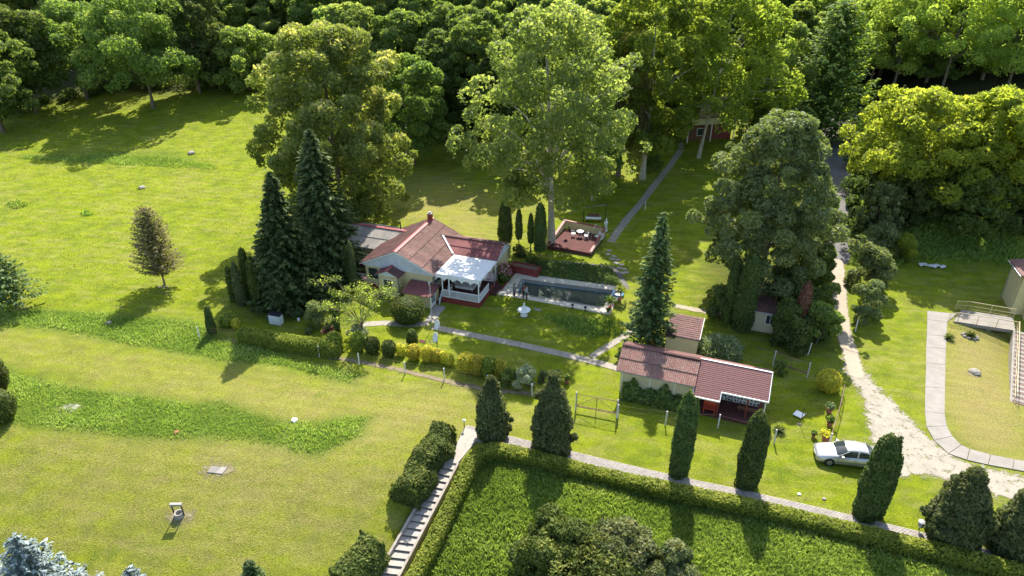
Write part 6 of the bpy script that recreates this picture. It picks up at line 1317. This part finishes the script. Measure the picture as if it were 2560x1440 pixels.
shr = [('rounded dark shrub at the right end of the clipped hedge', (838, 872), 832, 40, 'box'), ('yellow-green lollipop shrub at the left of the shrub row', (897, 876), 832, 36, 'box'), ('rounded green shrub, third in the row below the house', (933, 882), 845, 38, 'yew'), ('rounded green shrub beside the first yellow one', (974, 890), 852, 36, 'yew'), ('small yellow shrub, first of the yellow ones', (1002, 888), 861, 24, 'gold'), ('yellow rounded shrub under the satellite dishes', (1036, 898), 863, 34, 'gold'),
    ('tall yellow shrub right of the dishes', (1070, 902), 866, 32, 'gold'), ('yellow shrub, last but two of the loose ones', (1091, 904), 873, 28, 'gold'), ('small yellow shrub, last but one of the loose ones', (1110, 908), 880, 20, 'gold'), ('small yellow shrub, last of the loose ones', (1125, 913), 884, 24, 'gold'),
    ('yellow bush at the left end of the joined shrub block', (1166, 928), 884, 46, 'gold'), ('yellow bush in the middle of the joined shrub block', (1195, 936), 890, 42, 'gold'), ('green bush in the joined shrub block', (1222, 940), 895, 42, 'box'), ('yellow-flecked bush at the right end of the joined shrub block', (1248, 942), 900, 34, 'gold'), ('green leafy shrub between joined block and white-edged bush', (1271, 958), 915, 44, 'green'), ('pale white-edged rounded bush in the shrub row', (1318, 965), 918, 56, 'variegated'),
    ('thin brownish shrub behind the broad juniper', (1358, 955), 920, 26, 'grey'), ('green shrub just right of the broad juniper', (1396, 958), 925, 30, 'green'), ('topiary bush trimmed in tiers on the small lawn', (1032, 864), 824, 28, 'yew'), ('low white-flowering shrub under the umbrella tree', (897, 842), 812, 44, 'variegated'), ('grey-green spreading bush beside the utility cabinet', (792, 820), 758, 66, 'grey'),
    ('large round dark bush against the cellar wall', (1022, 802), 748, 84, 'yew'), ('bright round yellow bush on the lawn beside the gravel road', (2066, 976), 928, 54, 'gold'), ('round dark bush at the left edge, upper of two', (-5, 985), 885, 70, 'yew'), ('round dark bush at the left edge, lower of two', (5, 1050), 982, 82, 'yew'),
    ('yellow-green shrub at the left end of the clipped hedge', (572, 812), 785, 44, 'box'), ('golden shrub squeezed between thuja and clipped hedge', (592, 820), 797, 22, 'gold'),
    ('grey leafy shrub beside the dirt path, nearer one', (2163, 800), 705, 78, 'grey'), ('grey leafy shrub beside the dirt path, farther one', (2166, 722), 610, 95, 'grey'), ('grey leafy shrub left of the lit yellow shrub', (2190, 640), 560, 90, 'grey'),
    ('bush on the near right flank of the dead brown thuja', (2040, 858), 762, 110, 'green'), ('bush in front of the dead brown thuja', (1985, 862), 800, 110, 'dark'), ('bush above the hut roof', (1958, 800), 690, 130, 'dark'), ('leafy bush hiding the right half of the hut', (1962, 852), 752, 84, 'green'), ('lower leafy bush at the edge of the dirt path', (2050, 800), 700, 66, 'green'), ('lit green bush half way up the dirt path', (2030, 730), 610, 80, 'green'),
    ('red-leaved shrub beside the spruce behind the outbuilding', (1640, 872), 850, 40, 'deadbrown'), ('dark shrub at the left gable of the outbuilding', (1553, 900), 870, 26, 'dark'), ('green shrub under the right brown gate', (1945, 935), 905, 34, 'green'), ('rounded bush beside the trunk of the tall bright plane tree', (1632, 428), 382, 46, 'green'), ('sunlit yellow shrub low on the right bank', (2250, 650), 590, 70, 'lime'),
    ('dark potted shrub beside the planter wall', (1330, 668), 640, 36, 'dark'), ('round shrub behind the white gable', (1296, 640), 616, 34, 'dark'), ('leafy shrub on the small path beside the spruce skirts', (1790, 790), 715, 60, 'dark')]
for i, (l, px, yt, w_, m_) in enumerate(shr):
    ov = dict(lump=.2, leaf=.12) if m_ in ('green', 'grey', 'dark', 'variegated') else {}
    bush(l, px, yt, w_, m_, 400 + i, 150 if w_ < 60 else 110, ov.get('leaf', .10), ov.get('lump', .12))
for i, (x, y) in enumerate(((933, 890), (974, 897), (1036, 905), (897, 884))): pass
# reed-like clump by the shed
rng = np.random.default_rng(66); n = 2600; c = P(1797, 895); a = rng.random(n) * 6.28; r = np.sqrt(rng.random(n)) * 1.9; z = rng.uniform(.2, 2.1, n) * (1.1 - .4 * r / 1.9); D = np.stack([np.cos(a) * .6, np.sin(a) * .6, rng.uniform(-.2, 1, n)], 1)
t = thing('giant_reed', 'silvery green clump of giant reed right of the small shed', 'reed clump', c); link('foliage', cardmesh('foliage', cards(np.stack([np.cos(a) * r, np.sin(a) * r * .9, z], 1), np.cross(D, sphere(rng, n)), .34, rng, .10, D, .2), rng.random(n), M['reed']), t)
# climbers along the outbuilding wall
rng = np.random.default_rng(67); n = 5200; x = rng.random(n) * 5.2; y = -rng.random(n) ** 1.3 * 1.0 - .05; z = rng.random(n) * (1.25 + .35 * np.sin(x * 2.3) - .25 * np.sin(x * 5)) * (1 + y * .35)
t = thing('climbing_shrub', 'leafy creeper mound along the foot of the cream outbuilding wall', 'shrub', AP(.5, .4), R(ATH)); link('foliage', cardmesh('foliage', cards(np.stack([x, y, z], 1), np.tile([0, -.6, .8], (n, 1)), .11, rng), rng.random(n), M['green']), t)
# hedges
hedge_run('clipped_hedge', 'long clipped hedge with a sunlit top running from small thuja to the umbrella tree', 'hedge', W((606, 850), (700, 866), (780, 880), (850, 888)), 1.35, 1.3, M['box'], .10, 150, 501)
hl = [P(x, y, .95) for x, y in ((1000, 1475), (1033, 1437), (1090, 1330), (1133, 1240), (1165, 1170), (1190, 1128), (1232, 1112), (1300, 1126), (1500, 1177), (1705, 1221), (1880, 1256), (2160, 1323), (2330, 1362), (2456, 1392), (2600, 1432), (2700, 1462))]
hedge_run('box_hedge', 'bright clipped box hedge that turns the corner from the stairs and follows the paved path', 'hedge', hl, 1.0, .95, M['box'], .10, 190, 502, wob=.04)
def mound_hedge(label, base, wid, hgt, seed):
    t = hedge_run('yew_hedge', label, 'hedge', W(*base), wid, hgt, M['yew'], .13, 170, seed, .6, .26); return t
mound_hedge('dark yew hedge in rounded mounds left of the upper stairs', ((1112, 1102), (1085, 1140), (1050, 1195), (1015, 1262)), 2.0, 1.7, 503)
mound_hedge('dark yew hedge in rounded mounds left of the lower stairs', ((935, 1385), (905, 1425), (860, 1480)), 2.2, 1.6, 504)
for i, (px, yt, w_, l, m_) in enumerate((((1400, 1450), 1300, 200, 'dark irregular yew mass in the meadow, left and biggest part', 'yew'), ((1530, 1470), 1325, 190, 'yellowish spreading yew right of the biggest meadow yew', 'juniper'), ((1480, 1545), 1400, 290, 'low dark yew spreading along the bottom edge of the meadow', 'yew'), ((1660, 1500), 1375, 150, 'small loose juniper at the bottom edge of the meadow, rightmost', 'juniper'))):
    p = P(*px); h = top_z(p, yt); r = w_ * mpp(p) / 2; rng = np.random.default_rng(520 + i); V, T, C = decid_crown(rng, h * .93, r, .05, 90, 30000, .12, lambda u: max(.3, math.sin(math.pi * min(1, u * .66 + .3)) ** .6), .27, .7); t = thing('spreading_yew', l, 'yew', p); link('foliage', cardmesh('foliage', V, T, M[m_]), t)
    mb = MB()
    for c in C[:12]: mb.tube([(0, 0, -.1), (c[0] * .5, c[1] * .5, c[2] * .4), tuple(c)], .06, 4, .02)
    mb.build('stem', M['bark'], t)
# vine bed: planted rows on the bank above the pool
rng = np.random.default_rng(88); A_, B_, C_, D_ = [P(*q) for q in ((1338, 655), (1300, 684), (1558, 716), (1530, 672))]; Vs = []; Ts = []
for rrow in range(15):
    u = rrow / 14; a = B_.lerp(A_, u); b = C_.lerp(D_, u); L_ = (b - a).length; n = int(L_ / .42)
    for i in range(n):
        c = a.lerp(b, (i + .5 * (rrow % 2) + rng.uniform(-.15, .15)) / n); m_ = 26; q = rng.normal(size=(m_, 3)) * np.array([.13, .10, .07]) + np.array([c.x, c.y, hz(c.x, c.y) + .2]); Vs.append(cards(q, np.tile([0, -.3, 1.], (m_, 1)), .10, rng)); Ts.append(rng.random(m_) * .8)
props(link('planted_rows', cardmesh('planted_rows', np.concatenate(Vs), np.concatenate(Ts), M['green'])), 'ground cover planted in rows on the bank above the pool', 'ground cover', None, 'stuff')
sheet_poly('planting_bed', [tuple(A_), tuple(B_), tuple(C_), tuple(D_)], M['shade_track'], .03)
# tall grass
rng = np.random.default_rng(90)
X, Y = scatter_poly(POLY['field'], 150, rng); blades('meadow_grass', 'tall lush meadow grass inside the clipped box hedge', 'grass', X, Y, .34, .055, M['tall'], 91, 3)
X, Y = scatter_poly(POLY['lo'], 90, rng, .8); blades('bank_grass', 'tall grass on the lower bank across the left lawn', 'grass', X, Y, .24, .055, M['tall'], 92, 3)
X, Y = scatter_poly(POLY['hi'], 60, rng, .6); blades('bank_grass', 'tall grass and weeds on the upper bank below the spruce group', 'grass', X, Y, .28, .06, M['tall'], 93, 3)
X, Y = scatter_poly(POLY['strip'], 40, rng, .3); blades('ditch_grass', 'strip of taller grass across the upper left field', 'grass', X, Y, .35, .07, M['tall'], 94, 3)
X, Y = scatter_poly(POLY['br'], 26, rng, .8); blades('bank_grass', 'tall shaded grass on the bank at the right', 'grass', X, Y, .6, .10, M['tall'], 95, 3)
X, Y = scatter_poly(W((1345, 782), (1440, 792), (1540, 800), (1548, 840), (1470, 850), (1400, 820)), 46, rng, .5); blades('weed_patch', 'rough weeds and long grass below the front edge of the pool', 'weeds', X, Y, .5, .11, M['tall'], 99, 3)
for j, (x, y, l) in enumerate(((42, 513, 'round patch of weeds at the left edge of the upper field'), (216, 535, 'small dark clump of weeds in the upper left field'), (352, 470, 'weeds round the stump in the upper left field'))):
    X, Y = scatter_poly(W((x - 28 + 10 * j, y), (x, y - 11 + 3 * j), (x + 28 - 10 * j, y), (x, y + 11 - 3 * j)), 50, rng); blades('weed_patch', l, 'weeds', X, Y, .4, .1, M['tall'], 130 + j, 3)
lawnA = W((0, 840), (300, 862), (560, 912), (900, 960), (1200, 1000), (1500, 1060), (2030, 1130), (2200, 1200), (2560, 1300), (2560, 1400), (2100, 1290), (1700, 1195), (1200, 1078), (1150, 1060), (1100, 1090), (960, 1280), (880, 1440), (0, 1500))
X, Y = scatter_poly(lawnA, 42, rng); blades('lawn_grass', 'mown grass of the lower lawns', 'grass', X, Y, .085, .05, M['lawnblade'], 96, 2)
lawnB = W((1085, 815), (1250, 745), (1530, 800), (1600, 850), (1760, 760), (2090, 860), (2140, 1000), (2060, 1130), (1550, 1040), (1100, 930), (880, 880), (900, 820))
X, Y = scatter_poly(lawnB, 22, rng); blades('lawn_grass', 'mown grass of the garden lawns round the pool', 'grass', X, Y, .09, .06, M['lawnblade'], 97, 2)
lawnC = W((0, 280), (385, 275), (700, 260), (740, 500), (600, 640), (560, 770), (0, 770)); 
X, Y = scatter_poly(lawnC, 7, rng); blades('lawn_grass', 'mown grass of the upper left field', 'grass', X, Y, .13, .12, M['lawnblade'], 98, 2)
